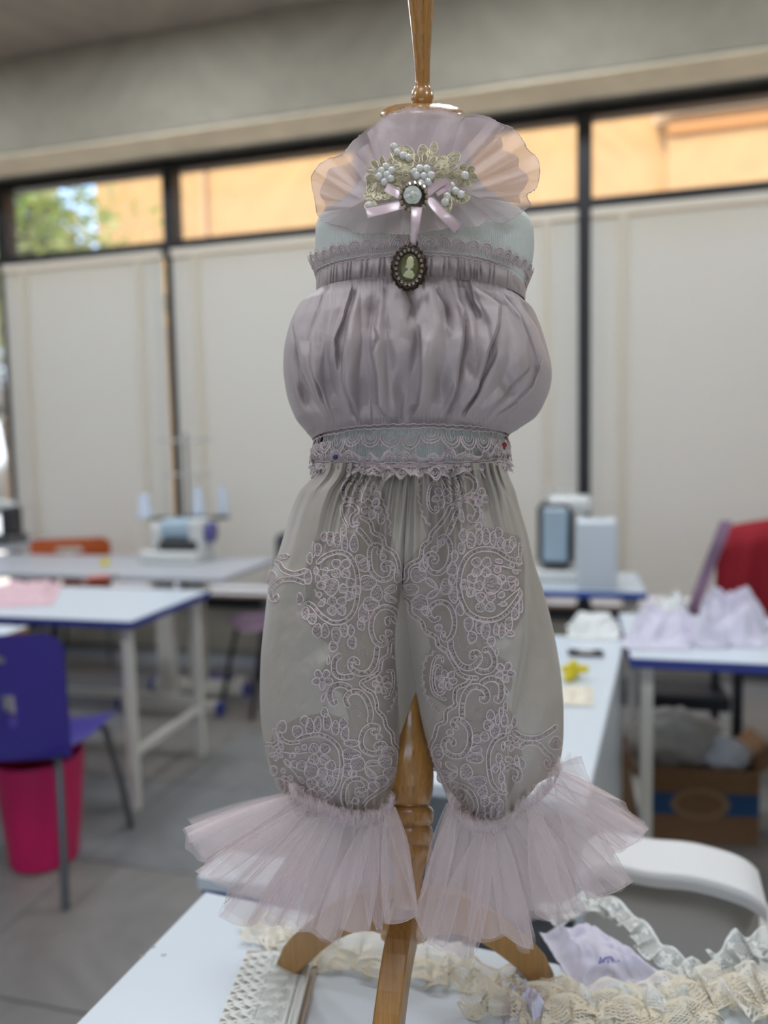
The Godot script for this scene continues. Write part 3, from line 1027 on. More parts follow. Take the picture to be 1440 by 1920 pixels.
func lace_on_right() -> void:
	net_patch(PackedVector2Array([Vector2(792, 885), Vector2(900, 880), Vector2(916, 955), Vector2(870, 1000), Vector2(900, 985), Vector2(975, 1005), Vector2(984, 1060), Vector2(984, 1150), Vector2(960, 1190), Vector2(905, 1205), Vector2(960, 1250), Vector2(960, 1290), Vector2(945, 1312), Vector2(965, 1345), Vector2(975, 1380), Vector2(980, 1420), Vector2(965, 1470), Vector2(950, 1500), Vector2(925, 1535), Vector2(880, 1540), Vector2(840, 1480), Vector2(806, 1415), Vector2(828, 1345), Vector2(838, 1325), Vector2(800, 1300), Vector2(790, 1255), Vector2(808, 1215), Vector2(800, 1180), Vector2(768, 1130), Vector2(747, 1107), Vector2(762, 1055), Vector2(800, 1005), Vector2(788, 960)]), M.lace_net)
	lace_frame(740, 760, 4.0)
	band("scalloped_border", [490, 745, 420, 760, 390, 820, 340, 890, 280, 960, 265, 1010, 210, 1060, 190, 1150, 120, 1190, 90, 1230, 85, 1300, 42, 1340, 32, 1390, 52, 1430, 110, 1480, 122, 1560, 200, 1620, 230, 1690, 310, 1740, 330, 1800, 400, 1850, 418, 1885, 452, 1945, 488, 2010, 550, 2040, 616, 2045], 30)
	band("scroll", [330, 590, 290, 580, 262, 620, 250, 690, 262, 770, 300, 800, 328, 782, 306, 765], 18)
	eyelets([200, 540, 182, 640, 188, 740, 218, 840, 270, 905], 12)
	flower(355, 690, 78, 5, 0.4)
	band("scroll", [370, 560, 400, 620, 440, 655, 480, 650, 495, 600, 470, 550], 24)
	band("scroll", [390, 540, 440, 590, 475, 640], 20)
	band("scroll", [530, 520, 590, 550, 606, 610, 575, 665, 520, 688, 475, 690], 30)
	flower(640, 690, 70, 4, 0.3)
	band("scroll", [460, 735, 530, 706, 592, 735, 622, 795, 605, 850, 578, 862, 562, 838], 40)
	band("leaf_strut", [400, 960, 436, 880, 476, 790], 36)
	loops("leaf", [[500, 830, 18, 48, -10], [650, 810, 12, 36, -15]])
	band("scroll", [338, 1050, 340, 1003, 378, 986, 414, 1040, 420, 1120, 395, 1205, 332, 1256, 268, 1240, 234, 1182, 242, 1132, 280, 1112, 315, 1140, 308, 1168, 290, 1168], 34)
	loops("bead", [[302, 1078, 25, 24], [350, 1026, 24, 24]])
	loops("petal", [[175, 1270, 58, 56], [215, 1206, 34, 38], [112, 1380, 72, 42], [190, 1478, 62, 56], [232, 1538, 30, 36]])
	loops("leaf", [[277, 1332, 56, 22, 40], [290, 1412, 54, 24, -35], [388, 1362, 44, 58]])
	band("scroll", [330, 1592, 300, 1610, 264, 1580, 262, 1530, 300, 1486, 356, 1474, 412, 1505, 445, 1582, 448, 1660, 425, 1728, 392, 1756, 362, 1738, 366, 1704], 34)
	loops("bead", [[330, 1665, 27, 27]])
	loops("petal", [[450, 1130, 25, 42], [432, 1228, 38, 50], [442, 1420, 34, 60], [490, 1530, 30, 48], [430, 1310, 26, 40]])
	band("oval_band", [945, 1180, 860, 1150, 760, 1090, 650, 1080, 560, 1120, 502, 1210, 482, 1340, 502, 1460, 560, 1558, 660, 1608, 770, 1598, 870, 1520, 945, 1412], 34)
	flower(650, 1215, 88, 4, 0.8)
	flower(577, 1350, 88, 4, 0.1)
	flower(680, 1475, 88, 4, 0.8)
	loops("petal", [[732, 1342, 66, 74], [800, 1306, 32, 36], [832, 1356, 32, 34], [876, 1304, 32, 22]])
	loops("leaf", [[782, 1170, 28, 17, 10], [772, 1232, 24, 30, 30], [880, 1198, 18, 20], [905, 1250, 24, 14, 20], [800, 1422, 22, 28, 40], [816, 1490, 26, 17], [888, 1370, 16, 26, 30], [915, 1330, 14, 24]])
	plain_cord("stem", [740, 1200, 820, 1212, 900, 1232, 945, 1240])
	plain_cord("stem", [770, 1498, 830, 1462, 890, 1412, 940, 1370])
	loops("crest_petal", [[515, 975, 28, 48], [502, 1070, 26, 42], [572, 1015, 32, 60], [630, 908, 24, 30], [632, 985, 26, 60], [686, 985, 28, 62], [738, 1000, 24, 56], [778, 958, 30, 40], [800, 1035, 30, 42], [852, 1056, 42, 50], [884, 1030, 24, 44], [940, 1090, 14, 60], [930, 1170, 20, 34]])
	loops("crest_petal", [[555, 1640, 34, 52], [580, 1738, 34, 45], [634, 1660, 28, 48], [682, 1690, 34, 60], [725, 1770, 30, 36], [762, 1682, 20, 46], [804, 1692, 25, 52], [856, 1640, 28, 50], [868, 1712, 30, 24], [902, 1568, 28, 42], [945, 1500, 14, 60], [940, 1420, 14, 40]])
	lace_frame(740, 1180, 4.235)
	band("scroll", [445, 90, 448, 150, 482, 232, 528, 284, 590, 305, 650, 272, 676, 222, 650, 186, 616, 192, 618, 222], 44)
	dashes([500, 60, 520, 140, 560, 160, 592, 110])
	dashes([700, 210, 740, 250, 720, 300])
	band("scroll", [712, 165, 752, 158, 784, 212, 792, 270, 766, 318, 706, 338, 655, 322], 42)
	flower(875, 340, 84, 5, 0.2)
	loops("leaf", [[810, 182, 12, 32], [885, 492, 14, 38, -25]])
	band("scroll", [382, 255, 380, 222, 350, 210, 312, 250, 296, 330, 290, 420, 310, 500, 360, 540, 402, 555], 18)
	band("scroll", [370, 305, 338, 286, 314, 330, 310, 430, 336, 500, 372, 508, 394, 480], 22)
	eyelets([320, 170, 250, 230, 226, 320, 222, 400, 250, 520, 310, 620, 362, 650], 16)
	flower(415, 400, 84, 6, 0.2)
	loops("bead", [[372, 440, 22, 20], [372, 395, 18, 18]])
	band("scalloped_border", [610, 380, 572, 430, 492, 470, 476, 550, 480, 600, 412, 650, 400, 730, 342, 762, 312, 860, 282, 920, 272, 1000], 30)
	plain_cord("outline", [272, 1000, 292, 1050, 350, 1160, 400, 1270, 438, 1312, 450, 1372, 518, 1472, 560, 1532])
	plain_cord("outline", [290, 960, 312, 1040, 362, 1140, 420, 1260, 452, 1300, 468, 1366, 536, 1462, 600, 1540])
	band("scroll", [690, 425, 740, 396, 800, 396, 846, 442, 846, 520, 824, 566, 804, 545], 44)
	band("scroll", [538, 695, 534, 620, 550, 532, 596, 466, 652, 452, 716, 482, 736, 538, 712, 566, 690, 548], 44)
	dashes([600, 640, 632, 604, 676, 600, 684, 645, 650, 665])
	dashes([730, 420, 768, 450, 750, 500])
	dashes([560, 730, 620, 740, 636, 790])
	band("scroll", [490, 780, 462, 748, 482, 716, 532, 722, 582, 772, 600, 850, 586, 935, 536, 998, 462, 1002, 400, 958, 390, 896, 426, 864, 468, 884, 466, 910], 40)
	loops("bead", [[440, 815, 28, 26]])
	loops("petal", [[345, 975, 44, 60], [330, 1075, 38, 46], [392, 1170, 58, 50], [568, 1130, 48, 60], [640, 1020, 65, 42], [650, 955, 44, 34], [660, 1205, 74, 44], [650, 868, 36, 36], [714, 850, 35, 38], [470, 1230, 34, 30]])
	loops("leaf", [[448, 1085, 56, 24, 35], [462, 1160, 42, 26, -40]])
	band("scroll", [545, 1318, 530, 1350, 490, 1342, 466, 1296, 488, 1252, 536, 1246, 600, 1290, 644, 1370, 640, 1440, 594, 1478, 562, 1460], 36)
	loops("bead", [[545, 1405, 22, 22]])
	loops("crest_petal", [[760, 680, 32, 42], [745, 760, 40, 40], [795, 800, 40, 55], [880, 605, 18, 42], [845, 660, 18, 44], [872, 720, 26, 56], [818, 715, 18, 46]])
	band("oval_band", [872, 835, 792, 884, 746, 990, 748, 1100, 774, 1218, 830, 1284, 882, 1296], 32)
	loops("leaf", [[862, 925, 15, 36], [826, 1020, 24, 40], [852, 1085, 18, 40], [800, 1102, 24, 34], [848, 1180, 24, 50], [862, 1250, 16, 40]])
	loops("crest_petal", [[700, 1290, 36, 50], [718, 1360, 36, 46], [790, 1342, 40, 38], [832, 1400, 34, 50], [790, 1452, 30, 46], [690, 1498, 30, 28], [740, 1480, 22, 30]])
	band("tail", [950, 815, 1020, 856, 1130, 862, 1230, 812, 1282, 772], 38)
	band("tail", [1000, 935, 1050, 900, 1140, 912, 1200, 975, 1252, 1020, 1256, 1076, 1216, 1090, 1202, 1050], 38)
	loops("petal", [[1278, 905, 52, 52]])
	flower(935, 900, 66, 5, 0.5)
	loops("leaf", [[948, 735, 20, 50, 8], [908, 790, 18, 40, 30], [1012, 1060, 24, 48, -15], [968, 1045, 18, 46, -10], [905, 1030, 30, 22]])
	band("scroll", [886, 1112, 932, 1082, 986, 1112, 996, 1168, 970, 1198, 948, 1172], 34)

func lace_on_left() -> void:
	net_patch(PackedVector2Array([Vector2(640, 895), Vector2(715, 890), Vector2(734, 1000), Vector2(750, 1060), Vector2(750, 1400), Vector2(735, 1480), Vector2(700, 1512), Vector2(660, 1530), Vector2(560, 1525), Vector2(520, 1470), Vector2(504, 1420), Vector2(512, 1370), Vector2(560, 1345), Vector2(610, 1335), Vector2(655, 1350), Vector2(640, 1300), Vector2(595, 1275), Vector2(615, 1235), Vector2(640, 1225), Vector2(590, 1190), Vector2(572, 1150), Vector2(574, 1060), Vector2(588, 1015), Vector2(640, 995), Vector2(675, 1005), Vector2(636, 940)]), M.lace_net)
	lace_frame(460, 760, 4.0)
	band("scroll", [830, 575, 772, 572, 734, 636, 752, 696, 808, 716, 856, 690, 852, 640], 36)
	loops("bead", [[850, 612, 34, 34]])
	band("scroll", [742, 745, 800, 742, 840, 790, 796, 840, 802, 898, 842, 888], 28)
	band("scroll", [720, 760, 728, 830, 768, 910], 16)
	loops("leaf", [[905, 670, 28, 60, 25], [960, 620, 20, 50, 10], [1020, 845, 26, 46], [890, 590, 20, 40]])
	flower(950, 770, 84, 5, 0.3)
	eyelets([962, 580, 1024, 700, 1078, 850, 1090, 980], 12)
	band("leaf_strut", [848, 930, 896, 984, 938, 1040], 34)
	band("scalloped_border", [872, 840, 938, 880, 960, 950, 1030, 990, 1050, 1060, 1118, 1110, 1148, 1180, 1158, 1250], 28)
	dashes([850, 900, 842, 950, 860, 990])
	band("scroll", [1000, 1108, 1012, 1062, 966, 1046, 934, 1090, 932, 1180, 952, 1254, 1010, 1304, 1076, 1296, 1108, 1240, 1096, 1192, 1050, 1184, 1032, 1210, 1052, 1232], 34)
	loops("bead", [[1034, 1138, 24, 24]])
	loops("petal", [[1142, 1280, 28, 50], [920, 1330, 62, 54], [986, 1410, 44, 58], [940, 1490, 60, 50], [890, 1200, 44, 50], [886, 1562, 40, 68], [868, 1640, 28, 48]])
	loops("leaf", [[1090, 1378, 50, 26, -25], [1086, 1450, 50, 25, 25]])
	band("scroll", [1072, 1640, 1062, 1606, 1100, 1596, 1138, 1622, 1142, 1568, 1100, 1522, 1040, 1512, 982, 1544, 948, 1612, 946, 1700, 980, 1778, 1028, 1796, 1052, 1760, 1022, 1738], 34)
	loops("bead", [[1075, 1705, 26, 26]])
	band("oval_band", [545, 1180, 602, 1132, 690, 1102, 768, 1122, 820, 1200, 844, 1310, 840, 1440, 810, 1550, 740, 1618, 650, 1628, 562, 1572, 512, 1512, 470, 1482], 32)
	flower(718, 1225, 84, 4, 0.8)
	flower(785, 1380, 84, 4, 0.1)
	flower(687, 1505, 84, 4, 0.8)
	loops("petal", [[642, 1360, 58, 64], [572, 1350, 34, 30], [600, 1298, 30, 28]])
	loops("leaf", [[600, 1248, 18, 34, 20], [552, 1420, 24, 19], [576, 1482, 20, 34, 40], [545, 1300, 20, 30], [530, 1240, 16, 30]])
	plain_cord("stem", [560, 1230, 620, 1240, 690, 1225])
	plain_cord("stem", [520, 1380, 560, 1450, 640, 1500])
	loops("crest_petal", [[590, 985, 24, 36], [638, 1000, 28, 52], [690, 1008, 28, 56], [738, 940, 22, 42], [746, 1040, 24, 58], [815, 1040, 30, 64], [545, 1082, 26, 46], [482, 1150, 20, 42], [512, 1085, 12, 60], [860, 1150, 36, 30]])
	loops("crest_petal", [[540, 1690, 34, 50], [600, 1692, 28, 52], [660, 1808, 32, 38], [682, 1722, 34, 60], [740, 1682, 28, 52], [800, 1778, 34, 45], [792, 1690, 24, 42], [452, 1560, 28, 46], [410, 1452, 24, 44], [500, 1602, 34, 38], [470, 1290, 28, 56]])
	band("tail", [252, 1180, 290, 1238, 370, 1264, 456, 1240], 34)
	band("tail", [440, 1330, 360, 1304, 272, 1314, 204, 1372, 192, 1438, 226, 1458, 238, 1432], 34)
	band("tail", [312, 1132, 258, 1142, 236, 1186], 36)
	loops("petal", [[192, 1290, 38, 50, 30]])
	lace_frame(460, 1180, 4.5)
	band("scroll", [1112, 155, 1098, 260, 1048, 352, 970, 372, 896, 330, 886, 276, 918, 250, 948, 282], 44)
	band("scalloped_border", [1296, 0, 1278, 70, 1224, 112, 1210, 210, 1150, 260, 1130, 352, 1052, 408, 975, 450, 1012, 500, 1078, 542, 1108, 620, 1112, 680, 1168, 740, 1190, 820, 1238, 880, 1250, 960, 1286, 1010, 1300, 1090], 28)
	plain_cord("outline", [1304, 1090, 1288, 1200, 1222, 1306, 1122, 1386, 1040, 1446, 1000, 1500])
	plain_cord("outline", [1280, 1110, 1262, 1196, 1200, 1290, 1110, 1362, 1030, 1420, 990, 1470])
	band("scroll", [796, 222, 754, 262, 748, 340, 774, 388, 832, 406, 898, 395], 44)
	flower(650, 420, 90, 5, 0.3)
	loops("leaf", [[700, 260, 14, 36], [660, 570, 16, 40, 20]])
	band("scroll", [1200, 352, 1232, 344, 1250, 400, 1240, 500, 1212, 568, 1180, 572], 20)
	flower(1150, 465, 84, 6, 0.1)
	eyelets([1240, 220, 1290, 280, 1302, 400, 1272, 550, 1232, 660, 1200, 700], 14)
	band("scroll", [880, 500, 850, 474, 782, 466, 724, 500, 712, 568, 742, 630, 764, 606], 46)
	band("scroll", [862, 640, 846, 588, 882, 536, 950, 526, 1010, 572, 1046, 650, 1058, 720, 1046, 775], 44)
	dashes([900, 750, 892, 692, 950, 682, 980, 730, 940, 722])
	dashes([960, 230, 960, 172, 1010, 152, 1030, 220])
	dashes([820, 370, 840, 300, 866, 330])
	band("scroll", [1072, 866, 1108, 866, 1116, 824, 1062, 812, 1004, 852, 976, 930, 994, 1008, 1062, 1046, 1140, 1036, 1176, 990, 1156, 962, 1112, 972, 1104, 1000], 42)
	loops("bead", [[1128, 905, 27, 26]])
	loops("petal", [[1202, 1030, 58, 44], [1182, 1112, 56, 58], [1222, 1210, 56, 50], [1152, 1282, 58, 50], [1085, 1322, 48, 40], [900, 960, 68, 30], [892, 1050, 78, 44], [946, 1130, 62, 68], [860, 1190, 44, 60], [905, 1215, 36, 30]])
	loops("leaf", [[1075, 1128, 64, 25, -5], [1055, 1212, 60, 30, 45]])
	band("scroll", [984, 1396, 948, 1384, 946, 1356, 992, 1352, 1026, 1326, 990, 1268, 912, 1258, 854, 1296, 828, 1382, 834, 1468, 862, 1514, 888, 1490, 878, 1462], 38)
	loops("bead", [[930, 1445, 27, 28]])
	band("oval_band", [440, 926, 530, 894, 630, 888, 718, 924, 788, 994, 812, 1090, 812, 1190, 786, 1300, 736, 1386, 658, 1434, 560, 1434, 472, 1386, 422, 1318, 370, 1268, 322, 1250], 34)
	band("tail", [292, 868, 304, 918, 370, 956, 452, 948], 28)
	band("tail", [182, 966, 240, 972, 268, 940, 244, 850], 30)
	loops("petal", [[310, 822, 40, 50], [300, 1310, 34, 60, -20], [556, 1180, 58, 82], [476, 1150, 42, 44], [410, 1136, 34, 30]])
	flower(262, 1050, 60, 5, 0.4)
	loops("leaf", [[240, 1190, 30, 40], [322, 1192, 20, 22], [382, 1252, 20, 20], [480, 1340, 20, 16], [470, 1270, 18, 36, -40], [500, 990, 20, 28], [400, 1060, 20, 28, 40], [440, 1010, 16, 26], [300, 980, 20, 44, -20], [360, 1130, 22, 40, -40]])
	flower(625, 1050, 108, 4, 0.8)
	flower(715, 1210, 108, 4, 0.1)
	flower(605, 1345, 108, 4, 0.8)
	plain_cord("stem", [300, 1030, 400, 1046, 530, 1036])
	plain_cord("stem", [320, 1108, 400, 1190, 486, 1300])
	loops("crest_petal", [[440, 860, 44, 48], [500, 770, 34, 40], [545, 820, 34, 66], [612, 800, 30, 60], [670, 700, 30, 40], [690, 780, 34, 70], [760, 830, 30, 60], [826, 790, 34, 44], [842, 880, 34, 60]])
	loops("crest_petal", [[390, 1402, 34, 46], [440, 1452, 34, 44], [450, 1530, 34, 30], [520, 1490, 34, 40], [580, 1500, 30, 34], [640, 1490, 28, 34], [684, 1490, 38, 58], [700, 1550, 24, 24]])

func ring_y(a: float, front: float, left: float, right: float) -> float:
	# height of a level band round the form at angle a (front at PI / 2), seen a little from below
	return front + (lerpf(left, right, 0.5 + 0.5 * cos(a)) - front) * (1.0 - sin(a))

# ------------------------------------------------------------------ scalloped lace edging

func lace_edging(parent: Node, called: String, n: int, place: Callable, thread: Material, net: Material, lash := 0.12, net_h := 0.62) -> Node3D:
	# place(s, h): s round the band 0..1, h from the seam 0 to the points 1
	var node := Node3D.new()
	node.name = called
	parent.add_child(node, true)
	var g := Geo.new()
	g.grid(n * 6, 4, func(u: float, v: float): return place.call(u, v * net_h))
	part("net", g, net, node)
	var c := Geo.new()
	for h in [0.0, 0.16]:
		var p := PackedVector3Array()
		for i in n * 6:
			p.append(place.call(float(i) / (n * 6), h + 0.03 * sin(i * 2.1)))
		c.tube(p, 0.0007, 4, true)
	part("seam_cord", c, thread, node)
	for k in n:
		var s := Geo.new()
		var mid := (k + 0.5) / n
		var half := 0.5 / n
		var at := func(x: float, y: float): return place.call(mid + x * half, y)
		for ring in [[1.0, 0.5, 0.42, 0.00095], [0.74, 0.36, 0.42, 0.0008], [0.42, 0.2, 0.42, 0.0006]]:
			var p := PackedVector3Array()
			for i in 13:
				var b := PI * (i / 12.0)
				p.append(at.call(-cos(b) * ring[0], ring[2] + sin(b) * ring[1]))
			s.tube(p, ring[3], 4)
		for i in 7:
			var b := PI * (i + 0.5) / 7.0
			var r0 := 0.36
			s.tube(PackedVector3Array([at.call(-cos(b) * 0.74, 0.42 + sin(b) * r0), at.call(-cos(b) * 1.0, 0.42 + sin(b) * 0.5), at.call(-cos(b) * (1.0 + lash), 0.42 + sin(b) * (0.5 + lash) + rng.randf() * 0.06)]), 0.00045, 3)
		for i in 3:
			var x := -0.66 + 0.66 * i
			s.tube(PackedVector3Array([at.call(x, 0.14), at.call(x * 0.5 + rng.randf_range(-0.15, 0.15), 0.3), at.call(x, 0.44)]), 0.00045, 3)
		s.ball(at.call(0.0, 0.52), Vector3.ONE * 0.0011, 6, 4)
		part("scallop", s, thread, node)
	return node

func build_waist_frill(t: Node) -> void:
	var base := func(a: float, h: float, dir: float, wave: float, n: float, ph: float) -> Vector3:
		var w := sin(a * n + ph) + 0.6 * sin(a * n * 1.63 + ph * 2.0)
		var py := ring_y(a, 872.0, 868.0, 858.0) + dir * h * (23.0 + 5.0 * sin(a * 11.0 + ph)) + 5.0 * h * cos(a * n * 1.3)
		var hw := 178.0 + h * (8.0 + wave * 900.0 * w)
		return pix(770.0 + hw * cos(a), py, (0.096 + h * (0.006 + wave * w)) * sin(a))
	lace_edging(t, "waist_frill", 40, func(s: float, h: float): return base.call(TAU * s, h, 1.0, 0.0055, 26.0, 0.4), M.mauve_thread, M.mauve_net)
	lace_edging(t, "waist_frill", 40, func(s: float, h: float): return base.call(TAU * s, h, -1.0, 0.005, 23.0, 1.7), M.mauve_thread, M.mauve_net)
	lace_edging(t, "waist_frill", 34, func(s: float, h: float): return base.call(TAU * s, h, 0.55, 0.0065, 31.0, 3.1), M.mauve_thread, M.mauve_net)

# ------------------------------------------------------------------ tulle cuffs

func tulle_layer(node: Node, top: Array, hem: Array, dz0: float, dz1: float, zig: float, jit: float, shrink: float) -> void:
	# a gathered sheet: straight pleats run from the gather line to the corners of the hem
	var h := []
	var z := []
	for i in hem.size():
		h.append(hem[i] + Vector2(rng.randf_range(-jit, jit), rng.randf_range(-jit, jit)))
		z.append(dz1 + (zig if i % 2 == 0 else -zig) + rng.randf_range(-0.004, 0.004))
	var tl := smooth_line(top, 0.2)
	var nu := (hem.size() - 1) * 8
	var g := Geo.new()
	g.grid(nu, 18, func(u: float, v: float):
		var f: float = u * (hem.size() - 1)
		var i := mini(int(f), hem.size() - 2)
		var w := smoothstep(0.0, 1.0, f - i)
		var b: Vector2 = h[i].lerp(h[i + 1], lerpf(f - i, w, 0.5))
		var zz: float = lerpf(z[i], z[i + 1], w)
		var ti: float = u * (tl.size() - 1)
		var t0 := mini(int(ti), tl.size() - 2)
		var a: Vector2 = tl[t0].lerp(tl[t0 + 1], ti - t0)
		b = a.lerp(b, shrink)
		var p := a.lerp(b, v)
		p.x += 4.0 * sin(f * PI * 2.0) * v
		p.y += -6.0 * sin(v * PI) + 5.0 * v * v * sin((f - i) * PI)
		return pix(p.x, p.y, lerpf(dz0, zz, pow(v, 0.75)) + 0.004 * sin(f * TAU * 1.5 + 1.0) * v))
	part("tulle_layer", g, M.tulle, node)

func tulle_petal(node: Node, apex: Vector2, a: Vector2, b: Vector2, dz0: float, dz1: float) -> void:
	# one pleat: a sheet that widens to the hem, doubled over at both creases
	var f := func(u: float, v: float) -> Vector3:
		var top := apex + Vector2((u - 0.5) * 16.0, 2.0 * sin(u * 9.0))
		var bot := a.lerp(b, u) + Vector2(0, 6.0 * sin(u * PI))
		var side := (u - 0.5) * 2.0
		var p := top.lerp(bot, v)
		p.x += side * 14.0 * sin(v * PI) * 0.6
		return pix(p.x, p.y, lerpf(dz0, dz1, pow(v, 0.7)) + 0.014 * (1.0 - side * side) * v)
	var g := Geo.new()
	g.grid(10, 16, f)
	for e in [0.0, 1.0]:
		# the cloth turned under along the crease
		g.grid(2, 16, func(u: float, v: float):
			var w: float = u * (0.10 + 0.10 * v)
			var q: Vector3 = f.call(w if e == 0.0 else 1.0 - w, v)
			return q + Vector3(0, 0, -0.0012 * sin(u * PI) - 0.0008))
	part("tulle_pleat", g, M.tulle, node)
	var c := Geo.new()
	for e in [0.0, 1.0]:
		var line := PackedVector3Array()
		for i in 17:
			line.append(f.call(e, i / 16.0))
		c.tube(line, 0.00028, 4)
	var hem := PackedVector3Array()
	for i in 11:
		hem.append(f.call(i / 10.0, 1.0))
	c.tube(hem, 0.00022, 4)
	part("crease", c, M.tulle_gather, node)

func tulle_cuff(t: Node, left: bool) -> void:
	var node := Node3D.new()
	node.name = "tulle_cuff"
	t.add_child(node, true)
	node.set_meta("label", "sheer pale pink tulle frill")
	var v := func(a: Array) -> Array:
		var out := []
		for i in range(0, a.size(), 2):
			out.append(Vector2(a[i], a[i + 1]))
		return out
	var top: Array
	var hem: Array
	var back_hem: Array
	var petals: Array
	if left:
		top = v.call([545, 1484, 572, 1504, 612, 1522, 655, 1538, 695, 1542, 722, 1528, 736, 1506])
		hem = v.call([343, 1553, 352, 1596, 384, 1616, 366, 1636, 424, 1662, 410, 1720, 456, 1738, 486, 1728, 520, 1736, 545, 1738, 575, 1748, 620, 1770, 634, 1742, 690, 1744, 698, 1728, 712, 1752, 718, 1732, 784, 1716, 772, 1640])
		back_hem = v.call([350, 1550, 400, 1590, 430, 1620, 480, 1690, 540, 1715, 600, 1720, 660, 1725, 720, 1715, 778, 1690])
		petals = [[600, 1520, 412, 1718, 472, 1736], [575, 1508, 367, 1634, 440, 1662], [640, 1532, 520, 1734, 578, 1746], [690, 1544, 592, 1742, 634, 1768], [702, 1542, 640, 1742, 692, 1744], [732, 1512, 722, 1732, 783, 1716], [552, 1490, 346, 1552, 384, 1612], [618, 1524, 470, 1730, 522, 1734]]
	else:
		top = v.call([842, 1498, 862, 1534, 905, 1556, 945, 1550, 990, 1510, 1030, 1476, 1050, 1440])
		hem = v.call([800, 1640, 778, 1722, 786, 1764, 800, 1768, 846, 1782, 880, 1800, 896, 1768, 950, 1752, 985, 1788, 1001, 1768, 1000, 1720, 1054, 1730, 1100, 1714, 1098, 1686, 1150, 1676, 1186, 1655, 1150, 1600, 1192, 1578, 1218, 1553, 1176, 1506, 1108, 1472])
		back_hem = v.call([790, 1690, 850, 1740, 930, 1745, 1000, 1715, 1060, 1690, 1120, 1640, 1170, 1580, 1195, 1545, 1110, 1474, 1084, 1418])
		petals = [[904, 1560, 800, 1766, 872, 1796], [936, 1556, 940, 1748, 1000, 1780], [994, 1508, 1050, 1716, 1084, 1690], [1002, 1506, 1004, 1714, 1056, 1728], [1046, 1462, 1102, 1686, 1184, 1655], [1052, 1452, 1166, 1592, 1216, 1555], [850, 1524, 780, 1722, 806, 1766], [916, 1560, 880, 1796, 900, 1768], [1054, 1440, 1090, 1418, 1112, 1476]]
	var flip := 1.0
	tulle_layer(node, top, back_hem, -0.035, -0.085, 0.012, 10.0, 1.0)
	tulle_layer(node, top, back_hem, -0.02, -0.05, 0.012, 14.0, 0.97)
	tulle_layer(node, top, hem, 0.052, 0.072, 0.016, 2.0, 1.0)
	tulle_layer(node, top, hem, 0.048, 0.052, 0.016, 12.0, 0.96)
	for p in petals:
		tulle_petal(node, Vector2(p[0], p[1]), Vector2(p[2], p[3]), Vector2(p[4], p[5]), 0.060, 0.088)
	# narrower pleats between them
	var line := smooth_line(top, 0.25)
	for k in 13:
		var u := (k + 0.5) / 13.0
		var q := along(line, u)
		var e0: Vector2 = hem[mini(int(u * (hem.size() - 1)), hem.size() - 2)]
		var e1: Vector2 = hem[mini(int(u * (hem.size() - 1)) + 1, hem.size() - 1)]
		var w := rng.randf_range(0.15, 0.4)
		tulle_petal(node, q, q.lerp(e0.lerp(e1, 0.5 - w), 0.97), q.lerp(e0.lerp(e1, 0.5 + w), 0.97), 0.056, rng.randf_range(0.066, 0.082))
	# the crimped heading above the gathering thread
	for k in 5:
		var g := Geo.new()
		var tl := smooth_line(top, 0.25)
		g.grid(150, 6, func(u: float, w: float):
			var a := along(tl, u)
			var ph: float = u * TAU * (8.0 + 2.3 * k) + k * 1.7
			var up := 15.0 + 22.0 * noise.get_noise_2d(u * 13.0 + k * 5.0, 3.0 * k)
			var x := a.x + (6.0 * sin(ph * 1.7) + 10.0 * noise.get_noise_2d(u * 9.0, k * 7.0)) * w
			var y: float = a.y + 10.0 - w * (8.0 + up)
			return pix(x, y, 0.057 + 0.010 * w * sin(w * 2.6) * (0.4 + 0.3 * k) + 0.007 * w * sin(ph)))
		part("heading", g, M.tulle, node)
		# puckers where the thread draws the layers in
		var c := Geo.new()
		for i in 9:
			var a := along(tl, clampf((i + 0.5 + rng.randf_range(-0.3, 0.3)) / 9.0, 0.0, 1.0))
			var d := Vector2(rng.randf_range(-7, 7), -rng.randf_range(12, 26))
			c.tube(PackedVector3Array([pix(a.x, a.y + 6.0, 0.060), pix(a.x + d.x * 0.3, a.y + d.y * 0.4, 0.070), pix(a.x + d.x, a.y + d.y, 0.066)]), 0.0006, 4, false, 0.0002)
		part("pucker", c, M.tulle_gather, node)

# ------------------------------------------------------------------ puffed top

const PUFF := [[0.0, 592, 976, 0.080], [0.08, 562, 1000, 0.092], [0.2, 545, 1014, 0.106], [0.35, 534, 1026, 0.116], [0.5, 531, 1034, 0.120], [0.62, 534, 1033, 0.119], [0.74, 541, 1023, 0.114], [0.86, 555, 1005, 0.102], [0.95, 575, 972, 0.086], [1.0, 586, 954, 0.078]]
const PUFF_FOLDS := [[585, 552, 545, 590, 30, 1.0], [604, 574, 572, 606, 26, 0.7], [625, 592, 590, 622, 30, 1.1], [645, 622, 612, 636, 24, 0.8], [668, 652, 646, 664, 30, 1.2], [692, 690, 682, 688, 26, 0.7], [716, 707, 714, 722, 26, 1.0], [742, 752, 748, 742, 30, 1.15], [772, 792, 782, 764, 26, 0.8], [800, 815, 806, 786, 30, 1.2], [832, 850, 838, 806, 28, 0.9], [852, 880, 876, 828, 28, 1.1], [878, 912, 904, 848, 26, 0.75], [898, 940, 930, 868, 30, 1.2], [918, 962, 962, 888, 26, 0.8], [936, 985, 990, 908, 28, 1.1], [955, 1006, 1014, 928, 26, 0.9], [970, 1024, 1032, 946, 24, 0.9]]

